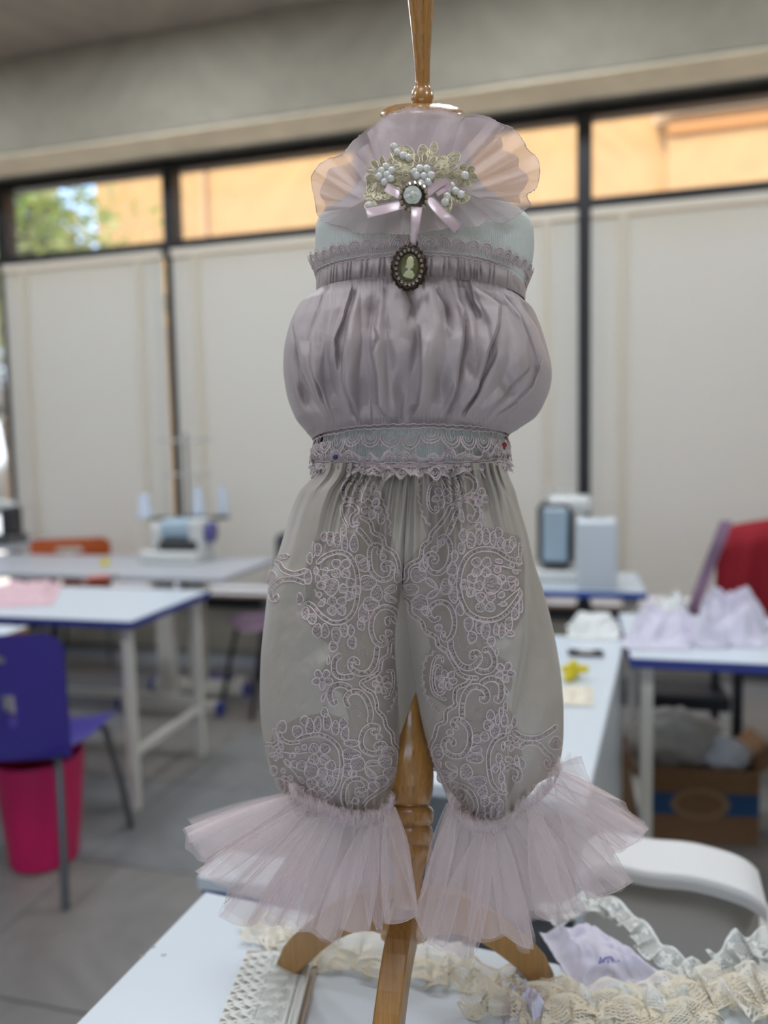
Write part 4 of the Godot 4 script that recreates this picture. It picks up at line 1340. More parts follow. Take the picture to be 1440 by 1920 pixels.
func puff_fold(px: float, v: float) -> float:
	var best := 0.0
	var second := 0.0
	var k := 0.0
	for f in PUFF_FOLDS:
		var x: float
		if v < 0.33:
			x = cubic_interpolate(f[0], f[1], f[0] + (f[0] - f[1]) * 0.3, f[2], v / 0.33)
		elif v < 0.66:
			x = cubic_interpolate(f[1], f[2], f[0], f[3], (v - 0.33) / 0.33)
		else:
			x = cubic_interpolate(f[2], f[3], f[1], f[3] + (f[3] - f[2]) * 0.3, (v - 0.66) / 0.34)
		k += 1.0
		var wide: float = f[4] * (0.42 + 0.36 * sin(PI * clampf(v, 0.0, 1.0))) * (1.0 + 0.3 * sin(k * 2.3 + v * 5.0))
		var s := (px - x) / wide
		if absf(s) < 1.0:
			var skew := s + 0.35 * sin(k * 1.9) * (1.0 - s * s)
			var hump: float = f[5] * pow(maxf(1.0 - skew * skew, 0.0), 0.75) * (0.8 + 0.3 * sin(k * 3.7 + v * 4.0))
			if hump > best:
				second = best
				best = hump
			elif hump > second:
				second = hump
	return best + 0.25 * second

const CREASES := [
	# [side that lies deeper (-1 left, 1 right), depth in mm, then x, y of the crease line]
	[-1, 8.0, 553, 578, 549, 607, 561, 673, 580, 727, 605, 773],
	[-1, 7.5, 618, 532, 601, 578, 582, 640, 584, 690, 605, 740, 618, 780],
	[1, 4.5, 660, 536, 646, 590, 628, 640, 632, 690],
	[-1, 8.0, 670, 540, 651, 615, 643, 673, 643, 715, 663, 765, 676, 790],
	[-1, 7.0, 713, 561, 707, 594, 703, 615, 709, 636, 699, 665, 705, 707, 707, 757, 726, 786],
	[1, 4.5, 752, 530, 770, 575, 764, 600],
	[-1, 7.0, 788, 619, 790, 657, 790, 707, 784, 757, 768, 786],
	[1, 6.0, 818, 544, 834, 578, 838, 607, 846, 625],
	[1, 7.0, 857, 523, 861, 561, 872, 582, 870, 640, 861, 690, 855, 728, 834, 786],
	[-1, 5.5, 880, 523, 886, 560, 902, 590],
	[1, 7.0, 888, 532, 938, 573, 936, 607, 913, 673, 897, 728, 868, 774],
	[-1, 3.0, 932, 660, 900, 730, 872, 780],
	[1, 5.0, 942, 548, 976, 594, 990, 640, 992, 690, 951, 732, 918, 774],
	[1, 5.0, 976, 565, 1009, 623, 1026, 673, 1034, 700],
	[-1, 2.6, 1017, 673, 1000, 723, 968, 757, 930, 782],
	[-1, 4.0, 574, 745, 566, 700, 560, 650]]
const DENTS := [[574, 738, 12, 26, 6.0], [610, 724, 14, 24, 6.0], [681, 738, 16, 32, 9.0], [752, 726, 18, 34, 9.0], [826, 722, 16, 32, 9.0], [886, 684, 14, 26, 7.0], [952, 726, 20, 22, 8.0], [770, 576, 10, 24, 5.0], [836, 592, 9, 22, 5.0], [730, 690, 10, 40, 3.0], [700, 590, 10, 30, 4.0]]

func crease_relief(px: float, py: float) -> float:
	var d := 0.0
	for c in CREASES:
		var n: int = (c.size() - 2) / 2
		var y0: float = c[3]
		var y1: float = c[1 + 2 * n]
		if y0 > y1:
			var k := y0
			y0 = y1
			y1 = k
		if py < y0 - 14.0 or py > y1 + 14.0:
			continue
		var x: float = c[2]
		var best := 1e9
		for i in n - 1:
			var ya: float = c[3 + 2 * i]
			var yb: float = c[5 + 2 * i]
			var t := clampf((py - ya) / (yb - ya if absf(yb - ya) > 0.01 else 0.01), 0.0, 1.0)
			var off := absf(py - lerpf(ya, yb, t))
			if off < best:
				best = off
				x = lerpf(c[2 + 2 * i], c[4 + 2 * i], smoothstep(0.0, 1.0, t) * 0.4 + t * 0.6)
		var ends := smoothstep(y0 - 14.0, y0 + 22.0, py) * (1.0 - smoothstep(y1 - 22.0, y1 + 14.0, py))
		var s: float = (px - x) * c[0]
		var low := exp(-maxf(s, 0.0) / 20.0) * 0.8
		var high := exp(-pow(minf(s, 0.0) / 22.0, 2.0)) * 0.55
		d += 0.001 * c[1] * ends * lerpf(high, -low, smoothstep(-2.0, 2.0, s))
	for e in DENTS:
		var q := pow((px - e[0]) / e[2], 2.0) + pow((py - e[1]) / e[3], 2.0)
		if q < 5.0:
			d -= 0.001 * e[4] * exp(-q)
	return d

func top_dz(a: float, v: float, px: float, py: float) -> float:
	var b := table_at(PUFF, v, 3)
	var ends := pow(sin(PI * clampf(v, 0.0, 1.0)), 0.7)
	var fine := 1.0 - absf(fposmod(px / 9.5 + 0.6 * sin(px * 0.07), 1.0) * 2.0 - 1.0)
	var gather := exp(-v / 0.06) + exp(-(1.0 - v) / 0.06)
	var d := 0.010 * (puff_fold(px, v) - 0.65) * ends + 0.0032 * fine * gather + 2.0 * crease_relief(px, py)
	d += 0.003 * noise.get_noise_2d(px * 0.010, v * 1.6) * ends
	return b * pow(maxf(sin(a), 0.0), 0.9) + d * minf(1.0, sin(a) * 2.2)

func build_top() -> void:
	var t := thing("puffed_top", "dusty pink chiffon puffed strapless top with gathered elastic and lace edges", "top")
	var g := Geo.new()
	g.grid(520, 140, func(u: float, v: float):
		var a := ring_angle(u)
		var py := lerpf(ring_y(a, 516.0, 548.0, 562.0), ring_y(a, 797.0, 824.0, 816.0), v)
		var l := table_at(PUFF, v, 1)
		var r := table_at(PUFF, v, 2)
		var px := (l + r) / 2 + (r - l) / 2 * cos(a)
		if a <= PI:
			return pix(px, py, top_dz(a, v, px, py))
		return pix(px, py, table_at(PUFF, v, 3) * sin(a) * (1.0 + 0.05 * sin(a * 24.0))))
	part("puffed_body", g, M.chiffon, t)
	# elastic channel with its crimps
	var e := Geo.new()
	e.grid(420, 10, func(u: float, v: float):
		var a := ring_angle(u)
		var px := 789.0 + 196.0 * cos(a)
		var q := px / 11.0 + 0.9 * sin(px * 0.05) + 0.35 * sin(px * 0.21 + v * 2.0)
		var crimp := 1.0 - pow(absf(fposmod(q, 1.0) * 2.0 - 1.0), 2.0)
		var bulge := sin(PI * v)
		var rad := 1.0 + 0.05 * bulge + 0.12 * crimp * bulge
		var py := lerpf(ring_y(a, 476.0, 512.0, 538.0), ring_y(a, 522.0, 552.0, 566.0), v)
		return pix(789.0 + (px - 789.0) * (0.985 + 0.015 * rad), py, 0.080 * sin(a) * rad))
	part("elastic_band", e, M.chiffon, t)
	lace_edging(t, "lace_edge", 44, func(s: float, h: float):
		var a: float = TAU * s
		var py: float = ring_y(a, 478.0, 520.0, 544.0) - h * (38.0 - 2.0 * absf(cos(a))) + 2.0 * sin(a * 17.0) * h
		var hw: float = 196.0 + h * 14.0 + 3.0 * sin(a * 9.0) * h
		return pix(789.0 + hw * cos(a), py, (0.083 + h * 0.004) * sin(a)), M.mauve_thread, M.mauve_net)
	# lower lace hangs below the waist elastic
	lace_edging(t, "lace_edge", 30, func(s: float, h: float):
		var a: float = TAU * s
		var py: float = ring_y(a, 795.0, 822.0, 812.0) + h * (46.0 + 5.0 * sin(a * 8.0 + 0.6)) - 3.0 * sin(a * 15.0) * h
		var hw: float = 181.0 + h * 6.0 + 3.0 * sin(a * 13.0) * h
		return pix(770.0 + hw * cos(a), py, (0.088 + h * (0.010 + 0.004 * sin(a * 15.0))) * sin(a)), M.mauve_thread, M.mauve_net, 0.22, 0.2)

# ------------------------------------------------------------------ collar with brooch

func z1(x: float, y: float) -> Vector2:
	return Vector2(540.0 + x / 2.769, 150.0 + y / 2.769)

func z1_line(a: Array) -> Array:
	var out := []
	for i in range(0, a.size(), 2):
		out.append(z1(a[i], a[i + 1]))
	return out

func along(p: PackedVector2Array, u: float) -> Vector2:
	var f := u * (p.size() - 1)
	var i := mini(int(f), p.size() - 2)
	return p[i].lerp(p[i + 1], f - i)

func collar_front(p: Vector2) -> float:
	# how far the middle of the collar stands out from the form's plane
	var w := exp(-pow((p.x - 785.0) / 150.0, 2.0))
	return 0.05 + 0.034 * w * smoothstep(215.0, 330.0, p.y) + 0.02 * smoothstep(340.0, 420.0, p.y)

func build_collar() -> void:
	var t := thing("ruffle_collar", "sheer pink organza ruffle collar with pearl lace, ribbon bow and hanging cameo", "collar")
	var inner := smooth_line(z1_line([330, 660, 430, 610, 520, 575, 650, 560, 780, 560, 880, 570, 990, 610]), 0.2)
	var outer := smooth_line(z1_line([150, 690, 140, 620, 122, 540, 126, 490, 160, 440, 230, 410, 290, 370, 340, 320, 400, 270, 450, 230, 520, 180, 640, 140, 720, 150, 800, 150, 900, 180, 1000, 185, 1080, 210, 1160, 250, 1220, 310, 1250, 370, 1300, 420, 1306, 490, 1290, 560, 1240, 590, 1262, 650]), 0.2)
	# soft ridges where the gathered cloth stands up: [place along the edge, width, height]
	var ridges := [[0.03, 0.022, 1.0], [0.085, 0.018, -1.1], [0.12, 0.016, 1.0], [0.165, 0.02, -0.9], [0.215, 0.02, 1.1], [0.27, 0.025, -0.7], [0.33, 0.03, 0.7], [0.40, 0.035, -0.5], [0.455, 0.03, 0.8], [0.52, 0.025, -0.6], [0.575, 0.03, 0.6], [0.64, 0.03, -0.6], [0.70, 0.02, 0.9], [0.745, 0.018, -1.0], [0.79, 0.018, 1.0], [0.835, 0.016, -1.2], [0.875, 0.016, 1.1], [0.915, 0.015, -1.0], [0.96, 0.02, 1.0]]
	var relief := func(u: float) -> float:
		var k := 0.0
		for r in ridges:
			k += r[2] * exp(-pow((u - r[0]) / r[1], 2.0))
		return k
	var up := func(u: float, v: float) -> Vector3:
		var a := along(inner, u)
		var b := along(outer, u)
		var side := absf(u - 0.5) * 2.0
		var p := a.lerp(b, v)
		var k: float = relief.call(u)
		p += Vector2(0.0, 1.0) * k * (5.0 + 9.0 * side) * v * (1.2 - v)
		var dz := lerpf(0.086, lerpf(0.050, 0.026, side), pow(v, 0.85))
		dz += (0.007 + 0.013 * side) * k * v * (1.2 - 0.45 * v) + 0.003 * noise.get_noise_2d(u * 9.0, v * 2.0) * v
		return pix(p.x, p.y, maxf(dz, 0.006))
	var g := Geo.new()
	g.grid(260, 40, up)
	part("ruffle", g, M.organza, t)
	# a second ply, gathered shorter
	var g2 := Geo.new()
	g2.grid(200, 24, func(u: float, v: float):
		var a := along(inner, u)
		var b := along(outer, u)
		var k: float = relief.call(fposmod(u + 0.06, 1.0))
		var p := a.lerp(b, v * (0.80 + 0.05 * k))
		p += Vector2(0.0, 1.0) * k * 6.0 * v * (1.2 - v)
		return pix(p.x, p.y, lerpf(0.080, 0.044, pow(v, 0.8)) + 0.006 * k * v))
	part("ruffle", g2, M.organza, t)
	# the middle ply lies flat against the neck
	var g4 := Geo.new()
	g4.grid(80, 20, func(u: float, v: float):
		var w := 0.30 + 0.42 * u
		var p := along(inner, w).lerp(along(outer, w), v * 0.97)
		return pix(p.x, p.y, lerpf(0.074, 0.046, v) + 0.003 * sin(u * 17.0 + v * 2.0)))
	part("ruffle", g4, M.organza, t)
	var hem := smooth_line(z1_line([150, 690, 170, 725, 230, 750, 300, 768, 340, 792, 420, 800, 520, 798, 640, 800, 760, 780, 860, 765, 980, 762, 1040, 722, 1110, 745, 1180, 705, 1262, 650]), 0.2)
	var down := func(u: float, v: float) -> Vector3:
		var a := along(inner, u)
		var b := along(hem, u)
		var side := absf(u - 0.5) * 2.0
		var ph := u * TAU * 6.0 + 1.0
		var fold := 1.0 - 2.0 * absf(fposmod(ph / TAU, 1.0) * 2.0 - 1.0)
		var p := a.lerp(b, v)
		var dz := lerpf(0.084, lerpf(0.098, 0.046, pow(side, 1.6)), v) + 0.007 * fold * v * (1.0 - 0.3 * side)
		return pix(p.x, p.y, dz)
	var g3 := Geo.new()
	g3.grid(200, 20, down)
	part("ruffle", g3, M.organza, t)
	# frayed edge thread of the ruffle
	for f in [up, down]:
		var c := Geo.new()
		var p := PackedVector3Array()
		for i in 420:
			p.append(f.call(i / 419.0, 1.0) + Vector3(0, rng.randf_range(-0.0008, 0.0008), rng.randf_range(-0.0005, 0.0005)))
		c.tube(p, 0.00030, 4)
		part("frayed_edge", c, M.mauve_thread, t)
	build_brooch(t)

func build_brooch(t: Node) -> void:
	var on := func(p: Vector2, lift: float) -> Vector3:
		return pix(p.x, p.y, collar_front(p) + 0.012 + lift)
	lace_node = Node3D.new()
	lace_node.name = "gold_lace"
	t.add_child(lace_node, true)
	lace_node.set_meta("label", "pale gold lace motif")
	lace_on = on
	lace_cord = M.gold_thread
	lace_fill = M.gold_net
	cord_r = 0.00042
	fill_step = 1.6
	lace_frame(540, 150, 2.769)
	var poly := func(a: Array) -> void:
		net_patch(PackedVector2Array(z1_line(a)), M.gold_net)
	poly.call([535, 340, 580, 360, 650, 350, 665, 400, 620, 460, 560, 420])
	poly.call([470, 430, 530, 415, 590, 440, 640, 430, 700, 395, 780, 400, 830, 390, 870, 440, 890, 490, 830, 520, 790, 560, 700, 570, 600, 560, 560, 620, 480, 620, 410, 600, 410, 520, 450, 480])
	poly.call([840, 545, 900, 560, 945, 610, 900, 640, 850, 660, 810, 650])
	loops("petal", [[602, 392, 60, 48, 10], [575, 375, 40, 34], [612, 440, 36, 26], [700, 366, 26, 28, 20], [756, 357, 20, 34, 15], [735, 385, 16, 22], [862, 404, 36, 30, -30], [800, 414, 30, 26], [846, 452, 36, 18, -30], [812, 456, 24, 36], [858, 500, 34, 22], [432, 548, 26, 56], [420, 604, 26, 20], [464, 602, 22, 22], [430, 652, 32, 28], [505, 592, 40, 28], [892, 605, 52, 32, 15], [832, 640, 20, 44], [560, 560, 34, 30], [790, 520, 26, 44]])
	for c in [[700, 488, 92, 13], [500, 488, 74, 11]]:
		for k in c[3]:
			var a: float = TAU * k / c[3]
			loops("petal", [[c[0] + cos(a) * c[2], c[1] + sin(a) * c[2] * 0.92, 24, 15, rad_to_deg(a)]])
	flower(922, 496, 62, 6, 0.2)
	cord_r = 0.00066
	fill_step = 1.8
	var spots := [[550, 347], [567, 376], [598, 392], [628, 404], [510, 450], [538, 470], [486, 472], [516, 494], [474, 502], [502, 530], [534, 512], [684, 460], [720, 462], [668, 496], [705, 499], [741, 496], [690, 536], [726, 530], [656, 478], [918, 495], [850, 550], [868, 577], [898, 595], [826, 578], [826, 606], [815, 635], [420, 650], [797, 560]]
	for s in spots:
		var g := Geo.new()
		g.ball(on.call(z1(s[0], s[1]), 0.0035), Vector3.ONE * rng.randf_range(0.0030, 0.0034), 14, 10)
		part("pearl", g, M.pearl, t)
	# ribbon bow
	var bow := Node3D.new()
	bow.name = "ribbon_bow"
	t.add_child(bow)
	bow.set_meta("label", "pink satin ribbon bow")
	var ribbon := func(called: String, a: Array, w0: float, w1: float, lift: float, arch: float, parent: Node) -> void:
		var p := smooth_line(z1_line(a), 0.2)
		var g := Geo.new()
		g.grid(6, 24, func(u: float, v: float):
			var q := along(p, v)
			var d := (along(p, minf(v + 0.05, 1.0)) - along(p, maxf(v - 0.05, 0.0))).normalized()
			var s := Vector2(-d.y, d.x) * lerpf(w0, w1, v) / 2.769 * (u - 0.5)
			return on.call(q + s, lift + arch * sin(v * PI) + 0.0006 * sin(u * PI)))
		part(called, g, M.ribbon_satin, parent)
		for e in [0.04, 0.96]:
			var c := Geo.new()
			var line := PackedVector3Array()
			for i in 25:
				var v := i / 24.0
				var q := along(p, v)
				var d := (along(p, minf(v + 0.05, 1.0)) - along(p, maxf(v - 0.05, 0.0))).normalized()
				line.append(on.call(q + Vector2(-d.y, d.x) * lerpf(w0, w1, v) / 2.769 * (e - 0.5), lift + 0.0006 + arch * sin(v * PI)))
			c.tube(line, 0.0003, 4)
			part("picot_edge", c, M.lace_cord, parent)
	ribbon.call("bow_loop", [508, 556, 560, 585, 620, 615], 50, 44, 0.010, 0.004, bow)
	ribbon.call("bow_tail", [612, 640, 520, 664, 408, 688], 46, 60, 0.010, 0.003, bow)
	ribbon.call("bow_loop", [712, 596, 760, 556, 800, 530, 828, 532, 826, 556, 770, 590], 46, 30, 0.010, 0.008, bow)
	ribbon.call("bow_tail", [722, 606, 780, 672, 830, 720, 884, 772], 44, 62, 0.010, 0.004, bow)
	ribbon.call("hanging_ribbon", [668, 660, 662, 740, 655, 795, 650, 846], 60, 26, 0.014, 0.002, t)
	# rose set in a ring of stones
	var rose := Node3D.new()
	rose.name = "rose_ornament"
	t.add_child(rose)
	rose.set_meta("label", "white resin rose in a ring of rhinestones")
	var c0: Vector3 = on.call(z1(652, 612), 0.016)
	var plate := Geo.new()
	plate.ball(c0, Vector3(0.0115, 0.0115, 0.002), 24, 8)
	part("backing", plate, M.dark_bronze, rose)
	for k in 16:
		var a := TAU * k / 16.0
		var s := Geo.new()
		s.ball(c0 + Vector3(cos(a) * 0.0102, sin(a) * 0.0102, 0.002), Vector3(0.0018, 0.0018, 0.0014), 6, 4)
		part("rhinestone", s, M.rhinestone, rose, false)
	for ring in [[6, 0.0060, 0.0046, 0.0], [5, 0.0036, 0.0036, 0.5], [3, 0.0016, 0.0026, 0.9]]:
		for k in ring[0]:
			var a: float = TAU * k / ring[0] + ring[3]
			var pg := Geo.new()
			var out := Vector3(cos(a), sin(a), 0)
			var tan_ := Vector3(-sin(a), cos(a), 0)
			pg.grid(6, 5, func(u: float, v: float):
				var x: float = (u - 0.5) * 2.0
				return c0 + Vector3(-0.001, 0.001, 0.002 + 0.0022 * ring[3]) + out * (ring[1] * 0.4 + ring[2] * v * (1.0 - 0.35 * x * x)) + tan_ * x * ring[2] * 0.85 * (0.5 + 0.5 * v) + Vector3(0, 0, 0.003 * v - 0.0016 * v * v * v + 0.001 * x * x))
			part("petal", pg, M.rose_resin, rose)
	var bud := Geo.new()
	bud.ball(c0 + Vector3(-0.001, 0.001, 0.0055), Vector3(0.0022, 0.0022, 0.002), 8, 6)
	part("bud", bud, M.rose_resin, rose)
	# cameo hanging from the ribbon
	var cam := Node3D.new()
	cam.name = "cameo_pendant"
	t.add_child(cam)
	cam.set_meta("label", "oval bronze cameo framed with rhinestones")
	var turn := Basis(Vector3.FORWARD, deg_to_rad(7.0)).scaled(Vector3.ONE * 0.78)
	var cc := pix(540.0 + 628.0 / 2.769, 150.0 + 976.0 / 2.769, 0.101)
	var fr := Geo.new()
	fr.grid(64, 8, func(u: float, v: float):
		var a: float = TAU * u
		var b: float = TAU * v
		var wob := 1.0 + 0.045 * cos(a * 12.0)
		return cc + turn * Vector3(cos(a) * (0.0152 + 0.0030 * cos(b)) * wob, sin(a) * (0.0198 + 0.0030 * cos(b)) * wob, 0.0030 * sin(b)))
	part("frame", fr, M.dark_bronze, cam)
	var bk := Geo.new()
	bk.ball(cc, Vector3(0.0158, 0.0204, 0.0016), 32, 8, turn)
	part("backing", bk, M.dark_bronze, cam)
	for k in 24:
		var a := TAU * k / 24.0
		var s := Geo.new()
		s.tube(PackedVector3Array([cc + turn * Vector3(cos(a) * 0.0164, sin(a) * 0.0212, 0.0), cc + turn * Vector3(cos(a + 0.08) * 0.0180, sin(a + 0.08) * 0.0228, 0.0008), cc + turn * Vector3(cos(a + 0.2) * 0.0168, sin(a + 0.2) * 0.0216, 0.0)]), 0.0009, 5)
		s.ball(cc + turn * Vector3(cos(a + 0.1) * 0.0180, sin(a + 0.1) * 0.0228, 0.0006), Vector3.ONE * 0.0011, 6, 4)
		part("filigree", s, M.dark_bronze, cam)
	for k in 20:
		var a := TAU * (k + 0.5) / 20.0
		var s := Geo.new()
		s.ball(cc + turn * Vector3(cos(a) * 0.0132, sin(a) * 0.0174, 0.0034), Vector3(0.0015, 0.0015, 0.0012), 7, 5)
		part("rhinestone", s, M.rhinestone, cam, false)
	var st := Geo.new()
	st.ball(cc + Vector3(0, 0, 0.002), Vector3(0.0098, 0.0138, 0.0026), 28, 10, turn)
	part("stone", st, M.cameo_base, cam)
	# a carved head and shoulders in profile
	var prof := [[-0.2, -0.62], [0.35, -0.66], [0.52, -0.46], [0.36, -0.34], [0.14, -0.28], [0.10, -0.14], [0.26, -0.12], [0.34, -0.06], [0.30, 0.02], [0.38, 0.06], [0.34, 0.12], [0.42, 0.20], [0.32, 0.26], [0.34, 0.40], [0.22, 0.56], [0.0, 0.64], [-0.22, 0.56], [-0.36, 0.36], [-0.34, 0.12], [-0.46, 0.04], [-0.42, -0.14], [-0.24, -0.18], [-0.20, -0.30], [-0.42, -0.40], [-0.52, -0.54]]
	var shape := PackedVector2Array()
	for q in prof:
		shape.append(Vector2(q[0] * 0.0118 + 0.0006, q[1] * 0.0175))
	var rel := Geo.new()
	for q in shape:
		rel.v.append(cc + turn * Vector3(q.x, q.y, 0.0042))
		rel.uv.append(q)
	for q in shape:
		var m := q * 0.72 + Vector2(0.0003, 0.0002)
		rel.v.append(cc + turn * Vector3(m.x, m.y, 0.0058))
		rel.uv.append(m)
	var n := shape.size()
	for i in n:
		var j := (i + 1) % n
		rel.ix.append_array([i, j, n + i, j, n + j, n + i])
	var inner_tri := Geometry2D.triangulate_polygon(shape)
	for i in inner_tri:
		rel.ix.append(n + i)
	part("profile_head", rel, M.cameo_relief, cam)
	var bail := Geo.new()
	var ringp := PackedVector3Array()
	var bc := pix(540.0 + 652.0 / 2.769, 150.0 + 852.0 / 2.769, 0.101)
	for i in 16:
		ringp.append(bc + Vector3(cos(TAU * i / 16) * 0.003, sin(TAU * i / 16) * 0.003, 0))
	bail.tube(ringp, 0.0008, 6, true)
	part("bail", bail, M.dark_bronze, cam)

# ------------------------------------------------------------------ work table and the goods on it

const TOP_H := 0.75

func flat_wall(p: Vector3) -> Vector2:
	# a point of the room as (along the window wall, out from it)
	var q := wall_basis.inverse() * (p - wall_origin)
	return Vector2(q.x, q.z)

func desk(t: Node3D, s0: float, s1: float, o0: float, o1: float, top: Material, edge: Material, legs: Material, h := TOP_H, thick := 0.03, yaw_pivot := 0.0) -> void:
	var c := Vector3((s0 + s1) / 2, h - thick / 2 - 0.001, (o0 + o1) / 2)
	var w := s1 - s0
	var d := o1 - o0
	wall_bar("table_top", c, Vector3(w - 0.006, thick + 0.002, d - 0.006), top, t, 0.002)
	for e in [[Vector3(0, -0.001, d / 2 - 0.002), Vector3(w, thick - 0.002, 0.004)], [Vector3(0, -0.001, -d / 2 + 0.002), Vector3(w, thick - 0.002, 0.004)], [Vector3(w / 2 - 0.002, -0.001, 0), Vector3(0.004, thick - 0.002, d - 0.008)], [Vector3(-w / 2 + 0.002, -0.001, 0), Vector3(0.004, thick - 0.002, d - 0.008)]]:
		wall_bar("edge_strip", c + e[0], e[1], edge, t, 0.0008)
	for sx in [-1, 1]:
		for sz in [-1, 1]:
			wall_bar("leg", Vector3(c.x + sx * (w / 2 - 0.05), (h - thick) / 2 - 0.0015, c.z + sz * (d / 2 - 0.05)), Vector3(0.035, h - thick - 0.003, 0.035), legs, t, 0.003)
		wall_bar("stretcher", Vector3(c.x + sx * (w / 2 - 0.05), 0.22, c.z), Vector3(0.025, 0.03, d - 0.13), legs, t, 0.002)
	wall_bar("stretcher", Vector3(c.x, 0.26, c.z - d / 2 + 0.05), Vector3(w - 0.13, 0.03, 0.025), legs, t, 0.002)

func build_work_table() -> void:
	# laid out in its own axes: x along its back edge, z towards the camera
	var corner := at_h(385, 1670, TOP_H)
	var t := thing("work_table", "white topped work table carrying the dress form and lace", "table", "", Vector3(corner.x, 0.006, corner.z), -deg_to_rad(19.3))
	var h := TOP_H - 0.006
	bar("table_top", Vector3(0.73, h - 0.015, 0.42), Vector3(1.46, 0.03, 0.84), M.table_white, t, 0.003)
	for sx in [0.06, 1.4]:
		for sz in [0.06, 0.78]:
			bar("leg", Vector3(sx, (h - 0.03) / 2, sz), Vector3(0.04, h - 0.032, 0.04), M.leg_white, t, 0.003)
		bar("apron", Vector3(sx, h - 0.06, 0.42), Vector3(0.025, 0.05, 0.68), M.leg_white, t, 0.002)
	bar("apron", Vector3(0.73, h - 0.06, 0.06), Vector3(1.3, 0.05, 0.025), M.leg_white, t, 0.002)

func lace_frill(called: String, label: String, px: Array, width: float, lift: float, waves: float, m: Material, lean := 0.5, group := "") -> void:
	# a gathered strip of lace lying in ripples on the table top along a line of pixels
	var line := []
	for i in range(0, px.size(), 2):
		var p := at_h(px[i], px[i + 1], TOP_H)
		line.append(Vector2(p.x, p.z) * 1000.0)
	var l := smooth_line(line, 0.05)
	var g := Geo.new()
	var nu := int(waves * 9.0)
	var ph0 := rng.randf() * TAU
	g.grid(nu, 10, func(u: float, v: float):
		var q := along(l, u) / 1000.0
		var d := (along(l, minf(u + 0.03, 1.0)) - along(l, maxf(u - 0.03, 0.0))).normalized()
		var s := Vector2(-d.y, d.x)
		var ph: float = u * TAU * waves + ph0 + 2.6 * noise.get_noise_2d(u * 3.0 + ph0, 0.5)
		var w: float = (sin(ph) + 0.45 * sin(ph * 2.3 + 1.0)) * (0.75 + 0.9 * noise.get_noise_2d(u * waves * 0.5, ph0 + v * 0.6))
		var out: float = (v - 0.15) * width * (1.0 + 0.18 * sin(ph * 0.37))
		var p := q + s * out * (1.0 - lean * 0.35) + d * 0.010 * v * cos(ph * 1.1)
		var y := TOP_H + 0.002 + lift * (lean * (1.0 - v) * (0.7 + 0.25 * sin(ph * 0.43)) + v * (0.42 + 0.42 * w) * (1.0 - 0.25 * v))
		return Vector3(p.x, maxf(y, TOP_H + 0.0015), p.y), waves * 0.8, 1.0)
	tag(part(called, g, m), label, "lace", group)

func cloth_heap(called: String, label: String, px: Array, h: float, m: Material, seed_at: float, base_h := TOP_H, category := "fabric") -> MeshInstance3D:
	# a rumpled piece of cloth between four corner pixels on a table top
	var c := []
	for i in range(0, 8, 2):
		c.append(at_h(px[i], px[i + 1], base_h))
	var g := Geo.new()
	g.grid(40, 40, func(u: float, v: float):
		var p: Vector3 = c[0].lerp(c[1], u).lerp(c[3].lerp(c[2], u), v)
		var n1 := noise.get_noise_2d(u * 1.5 + seed_at, v * 1.3 + seed_at * 1.7)
		var n2 := noise.get_noise_2d(u * 1.9 - seed_at, v * 1.1 + 9.0)
		var edge := minf(minf(u, 1.0 - u), minf(v, 1.0 - v))
		var y := h * smoothstep(0.0, 0.22, edge) * (0.7 + 0.7 * n1 + 0.22 * sin(n2 * 5.0 + u * 4.0))
		p += Vector3(n2, 0, n1) * 0.25 * h * (1.0 + 2.0 * (0.5 - edge))
		return Vector3(p.x, base_h + 0.002 + maxf(y, 0.0005 + 0.002 * absf(n1)), p.z))
	var o := part(called, g, m)
	tag(o, label, category)
	return o

